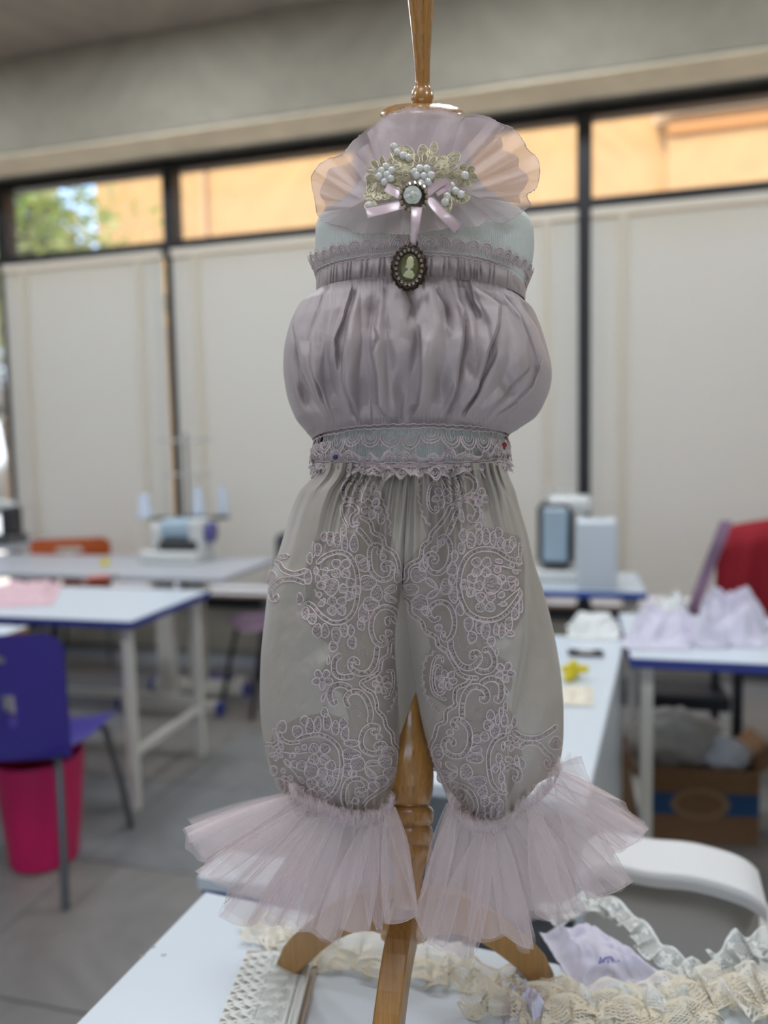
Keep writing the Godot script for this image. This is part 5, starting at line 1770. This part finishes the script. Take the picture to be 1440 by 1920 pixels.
func build_table_goods() -> void:
	# lace trims strewn round the foot of the form
	lace_frill("lace_trim", "cream gathered lace strip behind the dress form column", [478, 1738, 545, 1748, 640, 1764, 720, 1778, 800, 1786, 866, 1800], 0.056, 0.020, 10.0, M.cream_lace, 0.9)
	lace_frill("lace_trim", "cream lace strip lying between the dress form legs", [600, 1790, 700, 1806, 780, 1818, 856, 1826], 0.045, 0.014, 7.0, M.ivory_lace, 0.7)
	lace_frill("lace_trim", "small cream lace scrap by the wooden leg and lace card", [480, 1722, 520, 1745, 560, 1790], 0.042, 0.018, 4.0, M.cream_lace, 0.6)
	lace_frill("lace_trim", "white gathered lace edging along the lavender cloth", [1010, 1728, 1075, 1704, 1130, 1700, 1190, 1738, 1235, 1788, 1290, 1826], 0.040, 0.022, 11.0, M.white_lace, 0.8)
	lace_frill("lace_trim", "wide ivory lace frill folded beside the splayed wooden leg", [868, 1822, 930, 1840, 985, 1848, 1040, 1866, 1100, 1884], 0.052, 0.022, 6.0, M.ivory_lace, 1.0)
	lace_frill("lace_trim", "ivory lace frill lying in loose curls over lavender cloth", [885, 1866, 960, 1884, 1050, 1888, 1120, 1898, 1200, 1906], 0.056, 0.024, 6.0, M.ivory_lace, 1.0)
	lace_frill("lace_trim", "cream lace frill with scalloped border beside the lavender cloth end", [1050, 1866, 1110, 1880, 1190, 1870, 1270, 1860, 1350, 1840], 0.05, 0.024, 7.0, M.cream_lace, 1.0)
	lace_frill("lace_trim", "bunched white lace at the table corner past the lavender cloth", [1330, 1836, 1375, 1796, 1420, 1786, 1470, 1800], 0.045, 0.032, 6.0, M.white_lace, 1.0)
	lace_frill("lace_trim", "ivory lace loop lying under the bunched white lace", [1180, 1890, 1270, 1880, 1360, 1872, 1460, 1880], 0.06, 0.026, 6.0, M.ivory_lace, 1.0)
	lace_frill("lace_trim", "cream lace end curled upon the ivory lace loop", [1300, 1862, 1370, 1846, 1440, 1850], 0.045, 0.026, 4.0, M.cream_lace, 1.0)
	lace_frill("lace_trim", "ivory lace frill along the table front under the other trims", [960, 1908, 1050, 1912, 1150, 1914, 1250, 1918, 1340, 1916], 0.05, 0.026, 8.0, M.ivory_lace, 1.0)
	lace_frill("lace_trim", "narrow white lace edging lying on the ivory frill", [1090, 1892, 1160, 1888, 1230, 1898, 1290, 1894], 0.034, 0.026, 7.0, M.white_lace, 1.0)
	lace_frill("lace_trim", "cream lace strip running off beside the bunched white lace", [1350, 1902, 1400, 1868, 1450, 1862], 0.05, 0.034, 5.0, M.cream_lace, 1.0)
	lace_frill("lace_trim", "short white lace piece at the end of the lavender cloth", [1240, 1846, 1290, 1832, 1340, 1836], 0.038, 0.024, 5.0, M.white_lace, 0.9)
	# lavender cloths
	var lav := cloth_heap("lavender_cloth", "lavender cotton cloth with small blue pen writing and lace hem", [1008, 1752, 1112, 1738, 1268, 1846, 1090, 1868], 0.022, M.lavender_cotton, 3.0)
	var ink := Geo.new()
	var pen := PackedVector3Array()
	for i in 34:
		var u := i / 33.0
		var p := at_h(1122.0 + 30.0 * u + 4.0 * sin(u * 26.0), 1801.0 + 6.0 * cos(u * 31.0) - 2.0 * u, TOP_H + 0.028)
		pen.append(p)
	ink.tube(pen, 0.00055, 4)
	ink.ball(at_h(1160, 1801, TOP_H + 0.034), Vector3.ONE * 0.0009, 6, 4)
	part("pen_writing", ink, M.ink_blue, lav)
	cloth_heap("lavender_cloth", "lavender cotton corner hanging out beneath the ivory lace", [945, 1858, 1008, 1850, 1050, 1925, 950, 1930], 0.018, M.lavender_cotton, 8.0)
	# lace wound on a kraft card
	var t := thing("lace_card", "white scalloped lace wound flat on a kraft paper card", "lace")
	var a := at_h(462, 1795, TOP_H)
	var b := at_h(600, 1800, TOP_H)
	var d := at_h(420, 1935, TOP_H)
	var ex := (b - a)
	var ez := (d - a)
	var g := Geo.new()
	var yaw := atan2(-ex.z, ex.x)
	var long := Vector3(sin(yaw), 0, cos(yaw))
	var wide := Vector3(cos(yaw), 0, -sin(yaw))
	var mid := a + wide * ex.length() * 0.5 + long * 0.12
	g.box(mid + Vector3(0, 0.0035, 0), Vector3(ex.length(), 0.005, 0.25), 0.001, Basis(wide, Vector3.UP, long))
	part("card", g, M.paper_kraft, t, false)
	for k in 3:
		var lf := Geo.new()
		var x0 := -0.030 + 0.012 * k
		lf.grid(30, 6, func(u: float, v: float):
			var x: float = x0 + 0.048 * (1.0 - v) - 0.012 * (1.0 if v > 0.99 else 0.0)
			return mid + wide * (x - 0.006) + long * ((u - 0.5) * 0.235) + Vector3(0, 0.0075 + 0.0022 * k + 0.0006 * sin(u * 40.0), 0), 9.0, 1.0)
		part("lace_winding", lf, M.white_lace, t)
	var edge := Geo.new()
	for k in 3:
		edge.tube(PackedVector3Array([mid + wide * (0.024 + 0.006 * k) + long * -0.118 + Vector3(0, 0.009, 0), mid + wide * (0.026 + 0.006 * k) + Vector3(0, 0.011, 0), mid + wide * (0.024 + 0.006 * k) + long * 0.118 + Vector3(0, 0.009, 0)]), 0.0022, 6)
	part("folded_edge", edge, M.thread_white, t)
	# pen specks on the table top
	for q in [[282, 1775, "short"], [262, 1792, "round"], [302, 1790, "twin"]]:
		var sp := Geo.new()
		var p0 := at_h(q[0], q[1], TOP_H + 0.0008)
		sp.tube(PackedVector3Array([p0, p0 + Vector3(0.003, 0, 0.001), p0 + Vector3(0.006, 0, -0.001)]), 0.0007, 4)
		tag(part("pen_speck", sp, M.upholstery_grey), "tiny grey pen speck on bare white table top", "thread", "pen specks on the work table")

# ------------------------------------------------------------------ furniture and machines further back

func shell_chair(t: Node3D, at: Vector3, yaw: float, m: Material, leg_m: Material) -> void:
	# a moulded chair: curved back with a hand hole and two slots, seat, four bent legs; the back faces -z of its own axes
	t.position = at
	t.rotation.y = yaw
	var g := Geo.new()
	var hole := func(x: float, y: float) -> bool:
		return pow(x / 0.085, 2.0) + pow((y - 0.765) / 0.022, 2.0) < 1.0 or pow((absf(x) - 0.075) / 0.022, 2.0) + pow((y - 0.60) / 0.055, 2.0) < 1.0
	var p := func(x: float, y: float, back: float) -> Vector3:
		return Vector3(x * (1.0 + 0.12 * (y - 0.46) / 0.4), y, -0.20 - 0.16 * (y - 0.46) - 0.25 * pow(absf(x) / 0.24, 2.0) * -0.16 - back)
	var nx := 40
	var ny := 36
	for side in [0.0, 0.006]:
		for j in ny:
			for i in nx:
				var x0 := -0.23 + 0.46 * i / nx
				var x1 := -0.23 + 0.46 * (i + 1) / nx
				var y0 := 0.44 + 0.40 * j / ny
				var y1 := 0.44 + 0.40 * (j + 1) / ny
				var cx := (x0 + x1) / 2
				var cy := (y0 + y1) / 2
				if hole.call(cx, cy) or (absf(cx) > 0.17 and cy > 0.79 and pow((absf(cx) - 0.17) / 0.06, 2.0) + pow((cy - 0.79) / 0.05, 2.0) > 1.0):
					continue
				var n := g.v.size()
				g.v.append_array([p.call(x0, y0, side), p.call(x1, y0, side), p.call(x1, y1, side), p.call(x0, y1, side)])
				g.uv.append_array([Vector2.ZERO, Vector2.RIGHT, Vector2.ONE, Vector2.DOWN])
				g.ix.append_array([n, n + 1, n + 2, n, n + 2, n + 3])
	part("backrest", g, m, t, false)
	var s := Geo.new()
	s.grid(16, 16, func(u: float, v: float):
		var x: float = (u - 0.5) * 0.44
		return Vector3(x, 0.44 + 0.03 * pow(absf(x) / 0.22, 2.0) - 0.02 * sin(v * PI) - 0.02 * smoothstep(0.8, 1.0, v), -0.20 + 0.42 * v))
	part("seat", s, m, t)
	for sx in [-1, 1]:
		for sz in [-1, 1]:
			var l := Geo.new()
			l.tube(PackedVector3Array([Vector3(sx * 0.16, 0.435, sz * 0.13), Vector3(sx * 0.185, 0.40, sz * 0.16), Vector3(sx * 0.21, 0.2, sz * 0.205), Vector3(sx * 0.225, 0.004, sz * 0.24)]), 0.0125, 8)
			part("leg", l, leg_m, t)

func thread_cone(called: String, label: String, at: Vector3, r: float, h: float, m: Material) -> void:
	var t := thing(called, label, "thread", "", at)
	var g := Geo.new()
	g.lathe([[r * 0.5, 0.0], [r, 0.004], [r * 0.98, h * 0.1], [r * 0.62, h * 0.9], [r * 0.4, h * 0.97], [0.0, h]], 16)
	part("winding", g, m, t)
	var c := Geo.new()
	c.lathe([[0.0, h * 0.9], [r * 0.3, h * 0.9], [r * 0.25, h * 1.06], [0.0, h * 1.06]], 10)
	part("core", c, M.paper_kraft, t)

func build_far_furniture() -> void:
	# desk A: white top, four white legs, towards the purple chair
	var qa := flat_wall(at_h(245, 1165, TOP_H))
	var a := thing("sewing_desk", "white desk with blue edge and thin white legs by the pink bin", "desk")
	desk(a, qa.x - 1.35, qa.x, qa.y - 0.62, qa.y, M.table_white, M.edge_blue, M.leg_white)
	# wood-edged desk in front of it, reaching in from the side
	var qw := flat_wall(at_h(62, 1172, TOP_H))
	var w := thing("sewing_desk", "white desk with brown wooden edge above the purple chair", "desk")
	desk(w, qw.x - 0.9, qw.x, qw.y + 0.02, qw.y + 0.5, M.table_white, M.edge_wood, M.leg_white)
	# desk B: long grey desk on T feet near the windows
	var qb := flat_wall(at_h(330, 1082, TOP_H))
	var b := thing("machine_desk", "long pale grey desk on T shaped feet below the windows", "desk")
	var bo0 := 0.66
	wall_bar("table_top", Vector3(qb.x - 0.7, TOP_H - 0.014, (bo0 + qb.y) / 2), Vector3(1.9, 0.028, qb.y - bo0), M.table_grey, b, 0.004)
	for o in [bo0 + 0.25, qb.y - 0.12]:
		wall_bar("column", Vector3(qb.x - 0.14, 0.395, o), Vector3(0.09, 0.66, 0.06), M.leg_white, b, 0.006)
		wall_bar("foot", Vector3(qb.x - 0.14, 0.04, o), Vector3(0.56, 0.07, 0.07), M.leg_white, b, 0.01)
		for e in [-1, 1]:
			wall_bar("foot_cap", Vector3(qb.x - 0.14 + e * 0.295, 0.04, o), Vector3(0.03, 0.074, 0.074), M.edge_blue, b, 0.008)
	# overlock machine on its base, with thread stand
	var ma := at_z(332, 1000, 4.25)
	ma.y = TOP_H
	var m := thing("overlock_machine", "pale overlock sewing machine with thread stand on grey desk", "sewing machine", "", ma, -deg_to_rad(WALL_YAW))
	bar("base", Vector3(0, 0.035, 0), Vector3(0.36, 0.07, 0.26), M.machine_cream, m, 0.012)
	bar("bed", Vector3(0.05, 0.10, 0.0), Vector3(0.24, 0.06, 0.2), M.machine_dark, m, 0.012)
	bar("arm", Vector3(0.02, 0.19, 0.0), Vector3(0.22, 0.12, 0.14), M.machine_blue, m, 0.03)
	bar("head", Vector3(-0.10, 0.15, 0.02), Vector3(0.08, 0.14, 0.12), M.machine_cream, m, 0.02)
	bar("column", Vector3(0.15, 0.15, 0.0), Vector3(0.09, 0.2, 0.16), M.machine_cream, m, 0.02)
	var wh := Geo.new()
	wh.lathe([[0.0, 0.0], [0.05, 0.0], [0.06, 0.01], [0.06, 0.03], [0.02, 0.04], [0.0, 0.04]], 20, Vector3(0.2, 0.17, 0), Basis(Vector3.BACK, -PI / 2))
	part("hand_wheel", wh, M.thread_violet, m)
	var ps := Geo.new()
	ps.tube(PackedVector3Array([Vector3(0.02, 0.06, -0.11), Vector3(0.02, 0.74, -0.11)]), 0.006, 8)
	part("stand_pole", ps, M.dark_metal, m)
	for q in [[0.70, 0.36], [0.50, 0.3]]:
		bar("stand_bar", Vector3(0.02, q[0], -0.11), Vector3(q[1], 0.014, 0.014), M.upholstery_grey, m, 0.003)
	bar("cone_tray", Vector3(0.02, 0.24, -0.12), Vector3(0.46, 0.012, 0.14), M.machine_dark, m, 0.003)
	thread_cone("thread_cone", "pale thread cone at the low end of the overlock stand", ma + Vector3(-0.2, 0.246, -0.06), 0.045, 0.15, M.thread_pale)
	thread_cone("thread_cone", "pale thread cone upright in the middle of the overlock stand", ma + Vector3(0.10, 0.246, -0.12), 0.04, 0.19, M.thread_pale)
	thread_cone("thread_cone", "pale slim thread cone by the hand wheel of the overlock", ma + Vector3(0.235, 0.246, -0.17), 0.034, 0.19, M.thread_pale)
	# another machine on its own desk, at the end of the window wall
	var mb := at_h(60, 1035, TOP_H)
	var sd := thing("machine_desk", "grey machine desk in front of the half raised blind", "desk")
	var qs := flat_wall(mb)
	desk(sd, qs.x - 1.2, qs.x - 0.06, qs.y - 0.36, qs.y + 0.1, M.table_grey, M.table_grey, M.dark_metal, TOP_H + 0.05)
	var m2 := thing("sewing_machine", "grey sewing machine on the desk before the half raised blind", "sewing machine", "", mb + Vector3(-0.30, 0.051, -0.1), -deg_to_rad(WALL_YAW))
	bar("base", Vector3(0, 0.03, 0), Vector3(0.42, 0.06, 0.18), M.grey_metal, m2, 0.01)
	bar("arm", Vector3(-0.02, 0.24, 0), Vector3(0.4, 0.09, 0.1), M.machine_cream, m2, 0.025)
	bar("column", Vector3(0.15, 0.15, 0), Vector3(0.1, 0.2, 0.12), M.machine_dark, m2, 0.02)
	bar("head", Vector3(-0.19, 0.17, 0), Vector3(0.07, 0.16, 0.09), M.machine_cream, m2, 0.02)
	# chairs
	var c1 := thing("plastic_chair", "purple plastic chair with hand hole beside the pink bin", "chair")
	shell_chair(c1, Vector3(-1.185, 0.008, -2.36), deg_to_rad(176), M.purple_plastic, M.grey_metal)
	var c2 := thing("plastic_chair", "orange plastic chair standing behind the long grey desk", "chair")
	shell_chair(c2, Vector3(-2.04, 0.008, -4.93), deg_to_rad(184), M.orange_plastic, M.grey_metal)
	var c3 := thing("plastic_chair", "mauve plastic chair under the end of the grey desk", "chair")
	shell_chair(c3, Vector3(-0.60, 0.008, -3.98), deg_to_rad(-60), M.mauve_plastic, M.dark_metal)
	var c4 := thing("plastic_chair", "black chair standing beside the overlock desk end", "chair")
	shell_chair(c4, Vector3(-0.50, 0.008, -4.5), deg_to_rad(-10), M.machine_dark, M.dark_metal)
	# bin
	var bp := at_h(85, 1612, 0.0)
	var bin := thing("waste_bin", "bright pink plastic waste bin behind the purple chair", "bin", "", Vector3(bp.x, 0.006, bp.z))
	var bg := Geo.new()
	bg.lathe([[0.0, 0.002], [0.10, 0.002], [0.108, 0.01], [0.14, 0.34], [0.14, 0.36]], 36)
	bg.lathe([[0.134, 0.36], [0.132, 0.34], [0.102, 0.014], [0.0, 0.012]], 36)
	part("bin_body", bg, M.pink_plastic, bin)
	var br := Geo.new()
	var rp := PackedVector3Array()
	for i in 36:
		rp.append(Vector3(cos(TAU * i / 36) * 0.139, 0.362, sin(TAU * i / 36) * 0.139))
	br.tube(rp, 0.006, 6, true)
	part("bin_rim", br, M.pink_plastic, bin)
	# foot pedal plate under the grey desk
	var fp := at_h(392, 1290, 0.0)
	var pedal := thing("foot_pedal", "blue machine foot pedal on white frame under grey desk", "pedal", "", Vector3(fp.x, 0.006, fp.z), deg_to_rad(-25))
	bar("frame", Vector3(0, 0.02, 0), Vector3(0.34, 0.03, 0.3), M.leg_white, pedal, 0.008)
	bar("tread", Vector3(0, 0.045, 0), Vector3(0.24, 0.02, 0.2), M.edge_blue, pedal, 0.006)
	# small goods on the desks at this side
	var pk := cloth_heap("pink_lace_heap", "heap of pink and white lace pieces on the white desk", [-60, 1142, 20, 1092, 118, 1096, 100, 1135], 0.045, M.tulle_gather, 5.0, TOP_H, "lace")
	pk.material_override = mat("pink_lace_cloth", Color8(232, 196, 200), 0.8)
	var rc := thing("red_clamp", "small coral red tool lying on the desk edge", "tool", "", at_h(184, 1088, TOP_H), 0.5)
	bar("body", Vector3(0, 0.012, 0), Vector3(0.11, 0.022, 0.035), mat("coral_plastic", Color8(216, 110, 90), 0.5), rc, 0.006)
	bar("jaw", Vector3(0.07, 0.010, 0), Vector3(0.05, 0.014, 0.02), M.grey_metal, rc, 0.004)
	thread_cone("thread_spool", "small yellow thread spool on the long grey desk", at_h(197, 1060, TOP_H), 0.028, 0.04, M.spool_yellow)

	# ---------------- the other side
	# desk C runs back from behind the work table; its end panel is white
	var c_near := flat_wall(at_h(1100, 1510, TOP_H))
	var c_far := flat_wall(at_h(1170, 1200, TOP_H))
	var dc := thing("cutting_desk", "narrow white desk with side panel behind the dress form", "desk")
	var cy := atan2((c_far.x - c_near.x), (c_near.y - c_far.y))
	var pivot := at_h(1100, 1510, 0.0)
	pivot = on_wall(c_near.x, 0, c_near.y)
	dc.position = Vector3(pivot.x, 0.006, pivot.z)
	dc.rotation.y = -deg_to_rad(WALL_YAW) - cy
	var long := c_near.distance_to(c_far)
	bar("table_top", Vector3(-0.25, TOP_H - 0.02, -long / 2), Vector3(0.5, 0.028, long), M.table_white, dc, 0.004)
	bar("side_panel", Vector3(-0.012, 0.39, -long / 2), Vector3(0.02, 0.66, long - 0.04), M.table_white, dc, 0.003)
	bar("side_panel", Vector3(-0.488, 0.39, -long / 2), Vector3(0.02, 0.66, long - 0.04), M.table_white, dc, 0.003)
	bar("edge_strip", Vector3(-0.502, TOP_H - 0.02, -long / 2), Vector3(0.004, 0.026, long), M.edge_bright_blue, dc, 0.001)
	bar("foot_rail", Vector3(-0.012, 0.03, -long / 2), Vector3(0.03, 0.06, long - 0.1), M.leg_white, dc, 0.004)
	bar("foot_rail", Vector3(-0.488, 0.03, -long / 2), Vector3(0.03, 0.06, long - 0.1), M.leg_white, dc, 0.004)
	# desk E with the fabric heap
	var qe := flat_wall(at_h(1168, 1232, TOP_H))
	var de := thing("fabric_desk", "white desk with dark blue edge heaped with lavender fabric", "desk")
	desk(de, qe.x + 0.02, qe.x + 1.3, qe.y - 0.6, qe.y, M.table_white, M.edge_blue, M.leg_white)
	# desk D further back carrying the second machine
	var qd := flat_wall(at_h(1052, 1098, TOP_H + 0.02))
	var dd := thing("machine_desk", "white machine desk with bright blue edge beyond the dress form", "desk")
	desk(dd, qd.x - 0.62, qd.x + 0.35, qd.y - 0.5, qd.y, M.table_white, M.edge_bright_blue, M.leg_white)
	var mp := at_z(1050, 1090, 3.35)
	var m3 := thing("sewing_machine", "grey and pale blue sewing machine head seen beside the bloomers", "sewing machine", "", Vector3(mp.x, TOP_H, mp.z), -deg_to_rad(WALL_YAW))
	bar("base", Vector3(0, 0.03, 0), Vector3(0.26, 0.06, 0.2), M.machine_cream, m3, 0.012)
	bar("housing", Vector3(-0.02, 0.22, 0), Vector3(0.16, 0.30, 0.16), M.machine_dark, m3, 0.03)
	bar("face_plate", Vector3(-0.02, 0.22, 0.084), Vector3(0.11, 0.24, 0.02), M.machine_blue, m3, 0.008)
	bar("arm", Vector3(0.04, 0.35, -0.02), Vector3(0.2, 0.08, 0.16), M.machine_cream, m3, 0.02)
	bar("side_plate", Vector3(0.085, 0.2, 0.03), Vector3(0.05, 0.22, 0.1), M.upholstery_grey, m3, 0.01)
	for k in 3:
		var kn := Geo.new()
		kn.lathe([[0.0, 0.0], [0.012, 0.0], [0.014, 0.02], [0.008, 0.03], [0.0, 0.03]], 12, Vector3(-0.06 + 0.05 * k, 0.39, 0.0))
		part("knob", kn, M.machine_cream, m3)
	var cv := thing("machine_cover", "plain white box cover standing beside the sewing machine", "cover", "", Vector3(at_z(1118, 1090, 3.16).x, TOP_H, -3.16), -deg_to_rad(WALL_YAW))
	bar("shell", Vector3(0, 0.15, 0), Vector3(0.17, 0.3, 0.14), M.table_white, cv, 0.012)
	bar("handle", Vector3(0, 0.305, 0), Vector3(0.08, 0.012, 0.02), M.upholstery_grey, cv, 0.004)
	# goods on desk C
	var yp := at_h(1072, 1275, TOP_H)
	var yw := thing("yellow_tool", "bright yellow plastic clip lying on the narrow white desk", "tool", "", yp + Vector3(0, 0.002, 0), 0.4)
	bar("jaw", Vector3(0, 0.012, 0), Vector3(0.07, 0.02, 0.02), M.spool_yellow, yw, 0.005, Basis(Vector3.UP, 0.5))
	bar("jaw", Vector3(0.01, 0.026, 0), Vector3(0.07, 0.02, 0.02), M.spool_yellow, yw, 0.005, Basis(Vector3.UP, -0.4))
	bar("spring", Vector3(0.005, 0.040, 0), Vector3(0.02, 0.018, 0.02), M.spool_yellow, yw, 0.004)
	cloth_heap("cream_lace_coil", "flat coil of pale cream lace on the narrow white desk", [1040, 1290, 1110, 1290, 1115, 1325, 1035, 1325], 0.014, M.thread_cream, 2.0, TOP_H, "lace")
	var mk := thing("marker_pouch", "dark patterned flat pouch at the desk end near lace", "pouch", "", at_h(1098, 1228, TOP_H) + Vector3(0, 0.002, 0), -0.2)
	bar("pouch_body", Vector3(0, 0.005, 0), Vector3(0.10, 0.01, 0.05), M.machine_dark, mk, 0.004)
	bar("pouch_flap", Vector3(0, 0.0115, 0.008), Vector3(0.04, 0.003, 0.03), M.upholstery_grey, mk, 0.001)
	# fabric heaps on desk E
	cloth_heap("fabric_heap", "tall crumpled lavender fabric heap in front of the red jacket", [1290, 1212, 1310, 1168, 1425, 1168, 1430, 1216], 0.13, M.lavender_cotton, 12.0)
	cloth_heap("fabric_heap", "low spread lavender fabric heap beside the white lace", [1165, 1216, 1190, 1172, 1310, 1172, 1300, 1222], 0.075, M.lavender_cotton, 21.0)
	cloth_heap("fabric_heap", "white lace bundle between the lavender fabric heaps", [1215, 1190, 1230, 1165, 1290, 1165, 1290, 1190], 0.10, M.thread_white, 31.0)
	cloth_heap("fabric_heap", "pale green white lace bundle at the blue edged desk corner", [1062, 1200, 1072, 1165, 1160, 1165, 1165, 1200], 0.05, M.thread_white, 17.0)
	# red jacket over a chair
	var rj := thing("draped_chair", "chair with a red jacket hung over its back", "chair", "", Vector3(1.66, 0.006, -2.98), deg_to_rad(-24))
	bar("seat", Vector3(0, 0.45, 0), Vector3(0.44, 0.05, 0.42), M.machine_dark, rj, 0.015)
	for sx in [-1, 1]:
		for sz in [-1, 1]:
			bar("leg", Vector3(sx * 0.19, 0.21, sz * 0.18), Vector3(0.03, 0.425, 0.03), M.dark_metal, rj, 0.003)
	bar("backrest", Vector3(0, 0.72, -0.2), Vector3(0.42, 0.5, 0.03), M.machine_dark, rj, 0.01)
	var jk := Geo.new()
	jk.grid(40, 30, func(u: float, v: float):
		var x: float = (u - 0.5) * 0.56
		var fall := v * 2.0 - 1.0
		var y := 1.03 - 0.52 * absf(fall) - 0.06 * pow(absf(x) / 0.28, 2.0)
		return Vector3(x, y, -0.2 + 0.06 * signf(fall) * smoothstep(0.0, 0.15, absf(fall)) + 0.018 * sin(x * 34.0 + fall * 2.0)))
	part("jacket", jk, M.red_cloth, rj)
	var lp := Geo.new()
	lp.grid(6, 16, func(u: float, v: float): return Vector3(-0.24 - 0.14 * v + 0.05 * (u - 0.5), 1.02 - 0.42 * v, -0.13 + 0.06 * v + 0.01 * sin(v * 9.0)))
	part("lining", lp, M.mauve_plastic, rj)
	# dark iron stand under desk E
	var is_ := thing("machine_stand", "dark iron machine stand under the blue edged desk", "stand", "", Vector3(1.06, 0.006, -2.90), -deg_to_rad(WALL_YAW))
	for sx in [-0.26, -0.19, 0.24]:
		bar("upright", Vector3(sx, 0.33, 0), Vector3(0.03, 0.66, 0.03), M.dark_metal, is_, 0.004)
	bar("shelf", Vector3(0, 0.36, 0), Vector3(0.56, 0.06, 0.2), M.dark_metal, is_, 0.006)
	bar("foot", Vector3(0, 0.015, 0), Vector3(0.6, 0.03, 0.3), M.dark_metal, is_, 0.006)
	# cardboard box with bags
	var bx := at_h(1315, 1585, 0.0)
	var box := thing("cardboard_box", "open brown cardboard box with blue printed band on the floor", "box", "", Vector3(bx.x, 0.007, bx.z - 0.14), -deg_to_rad(WALL_YAW) * 0.5)
	for q in [[Vector3(0, 0.13, 0.14), Vector3(0.40, 0.26, 0.006)], [Vector3(0, 0.13, -0.14), Vector3(0.40, 0.26, 0.006)], [Vector3(-0.2, 0.13, 0), Vector3(0.006, 0.26, 0.274)], [Vector3(0.2, 0.13, 0), Vector3(0.006, 0.26, 0.274)]]:
		bar("box_wall", q[0], q[1], M.cardboard, box, 0.001)
	bar("box_bottom", Vector3(0, 0.003, 0), Vector3(0.394, 0.006, 0.274), M.cardboard, box)
	bar("flap", Vector3(-0.235, 0.28, 0), Vector3(0.09, 0.005, 0.27), M.cardboard, box, 0.001, Basis(Vector3.BACK, 2.4))
	bar("flap", Vector3(0.235, 0.28, 0), Vector3(0.09, 0.005, 0.27), M.cardboard, box, 0.001, Basis(Vector3.BACK, -2.4))
	bar("printed_band", Vector3(0, 0.14, 0.1436), Vector3(0.398, 0.075, 0.0008), M.print_blue, box)
	var em := Geo.new()
	em.ball(Vector3(0.01, 0.14, 0.1438), Vector3(0.1, 0.055, 0.0012), 28, 6)
	part("printed_oval", em, M.print_tan, box)
	var em2 := Geo.new()
	em2.ball(Vector3(0.01, 0.14, 0.1440), Vector3(0.082, 0.042, 0.0016), 28, 6)
	part("printed_oval", em2, M.cardboard, box)
	for q in [["plastic_bag", "grey crumpled plastic bag bulging from the cardboard box", Vector3(-0.03, 0.30, -0.02), Vector3(0.15, 0.11, 0.11), M.plastic_bag, 3.0], ["plastic_bag", "white plastic bag on top of the cardboard box", Vector3(0.11, 0.27, 0.04), Vector3(0.085, 0.06, 0.08), M.plastic_bag_white, 9.0]]:
		var bgm := Geo.new()
		var cen: Vector3 = box.position + q[2]
		var rad: Vector3 = q[3]
		bgm.grid(30, 18, func(u: float, v: float):
			var d := Vector3(cos(TAU * u) * sin(PI * v), cos(PI * v), sin(TAU * u) * sin(PI * v))
			var k := 1.0 + 0.30 * noise.get_noise_3d(d.x * 1.6 + q[5], d.y * 1.6, d.z * 1.6) + 0.14 * absf(noise.get_noise_3d(d.x * 4.0, d.y * 4.0 + q[5], d.z * 4.0))
			return cen + d * rad * k)
		tag(part(q[0], bgm, q[4]), q[1], "bag")
	# padded chair back with white cloth, just behind the work table
	var sc := at_h(1278, 1662, 0.70)
	var ch := thing("padded_chair", "grey padded chair with white cloth over its back", "chair", "", Vector3(sc.x, 0.006, sc.z - 0.05), -deg_to_rad(20.0))
	var pad := Geo.new()
	pad.grid(28, 24, func(u: float, v: float):
		var ang: float = TAU * v
		var x: float = (u - 0.5) * 0.25
		var corner := pow(absf(x) / 0.125, 6.0)
		var sy := signf(sin(ang)) * pow(absf(sin(ang)), 0.4)
		var cx := signf(cos(ang)) * pow(absf(cos(ang)), 0.5)
		return Vector3(x, 0.55 + 0.155 * sy * (1.0 - 0.18 * corner), 0.045 * cx * (1.0 - 0.5 * corner)))
	part("backrest", pad, M.upholstery_grey, ch)
	var dr := Geo.new()
	dr.grid(28, 16, func(u: float, v: float):
		var x: float = (u - 0.5) * 0.262
		var corner := pow(absf(x) / 0.131, 6.0)
		var f: float = (v - 0.5) * 2.0
		return Vector3(x, 0.712 - 0.028 * corner - (0.20 if f < 0.0 else 0.022) * smoothstep(0.75, 1.0, absf(f)) + 0.002 * sin(x * 50.0), 0.052 * clampf(f * 1.35, -1.0, 1.0)))
	part("cloth", dr, M.paper_white, ch)
	bar("back_post", Vector3(0, 0.34, -0.03), Vector3(0.05, 0.28, 0.02), M.dark_metal, ch, 0.004)
	bar("seat", Vector3(0.08, 0.44, -0.20), Vector3(0.26, 0.06, 0.30), M.upholstery_grey, ch, 0.02)
	for sx in [-1, 1]:
		for sz in [-1, 1]:
			bar("leg", Vector3(0.08 + sx * 0.10, 0.205, -0.20 + sz * 0.12), Vector3(0.025, 0.41, 0.025), M.dark_metal, ch, 0.003)
	# narrow blue cabinet at the table corner
	var bc := at_h(404, 1662, 0.70)
	var cab := thing("small_cabinet", "narrow bright blue cabinet with white top behind table corner", "cabinet", "", Vector3(bc.x + 0.03, 0.006, bc.z - 0.06), -deg_to_rad(WALL_YAW))
	bar("body", Vector3(0, 0.335, 0), Vector3(0.11, 0.66, 0.07), M.edge_bright_blue, cab, 0.003)
	bar("cabinet_top", Vector3(0, 0.678, 0), Vector3(0.12, 0.024, 0.08), M.table_white, cab, 0.003)
	bar("door", Vector3(0, 0.32, 0.037), Vector3(0.10, 0.60, 0.006), M.edge_bright_blue, cab, 0.002)
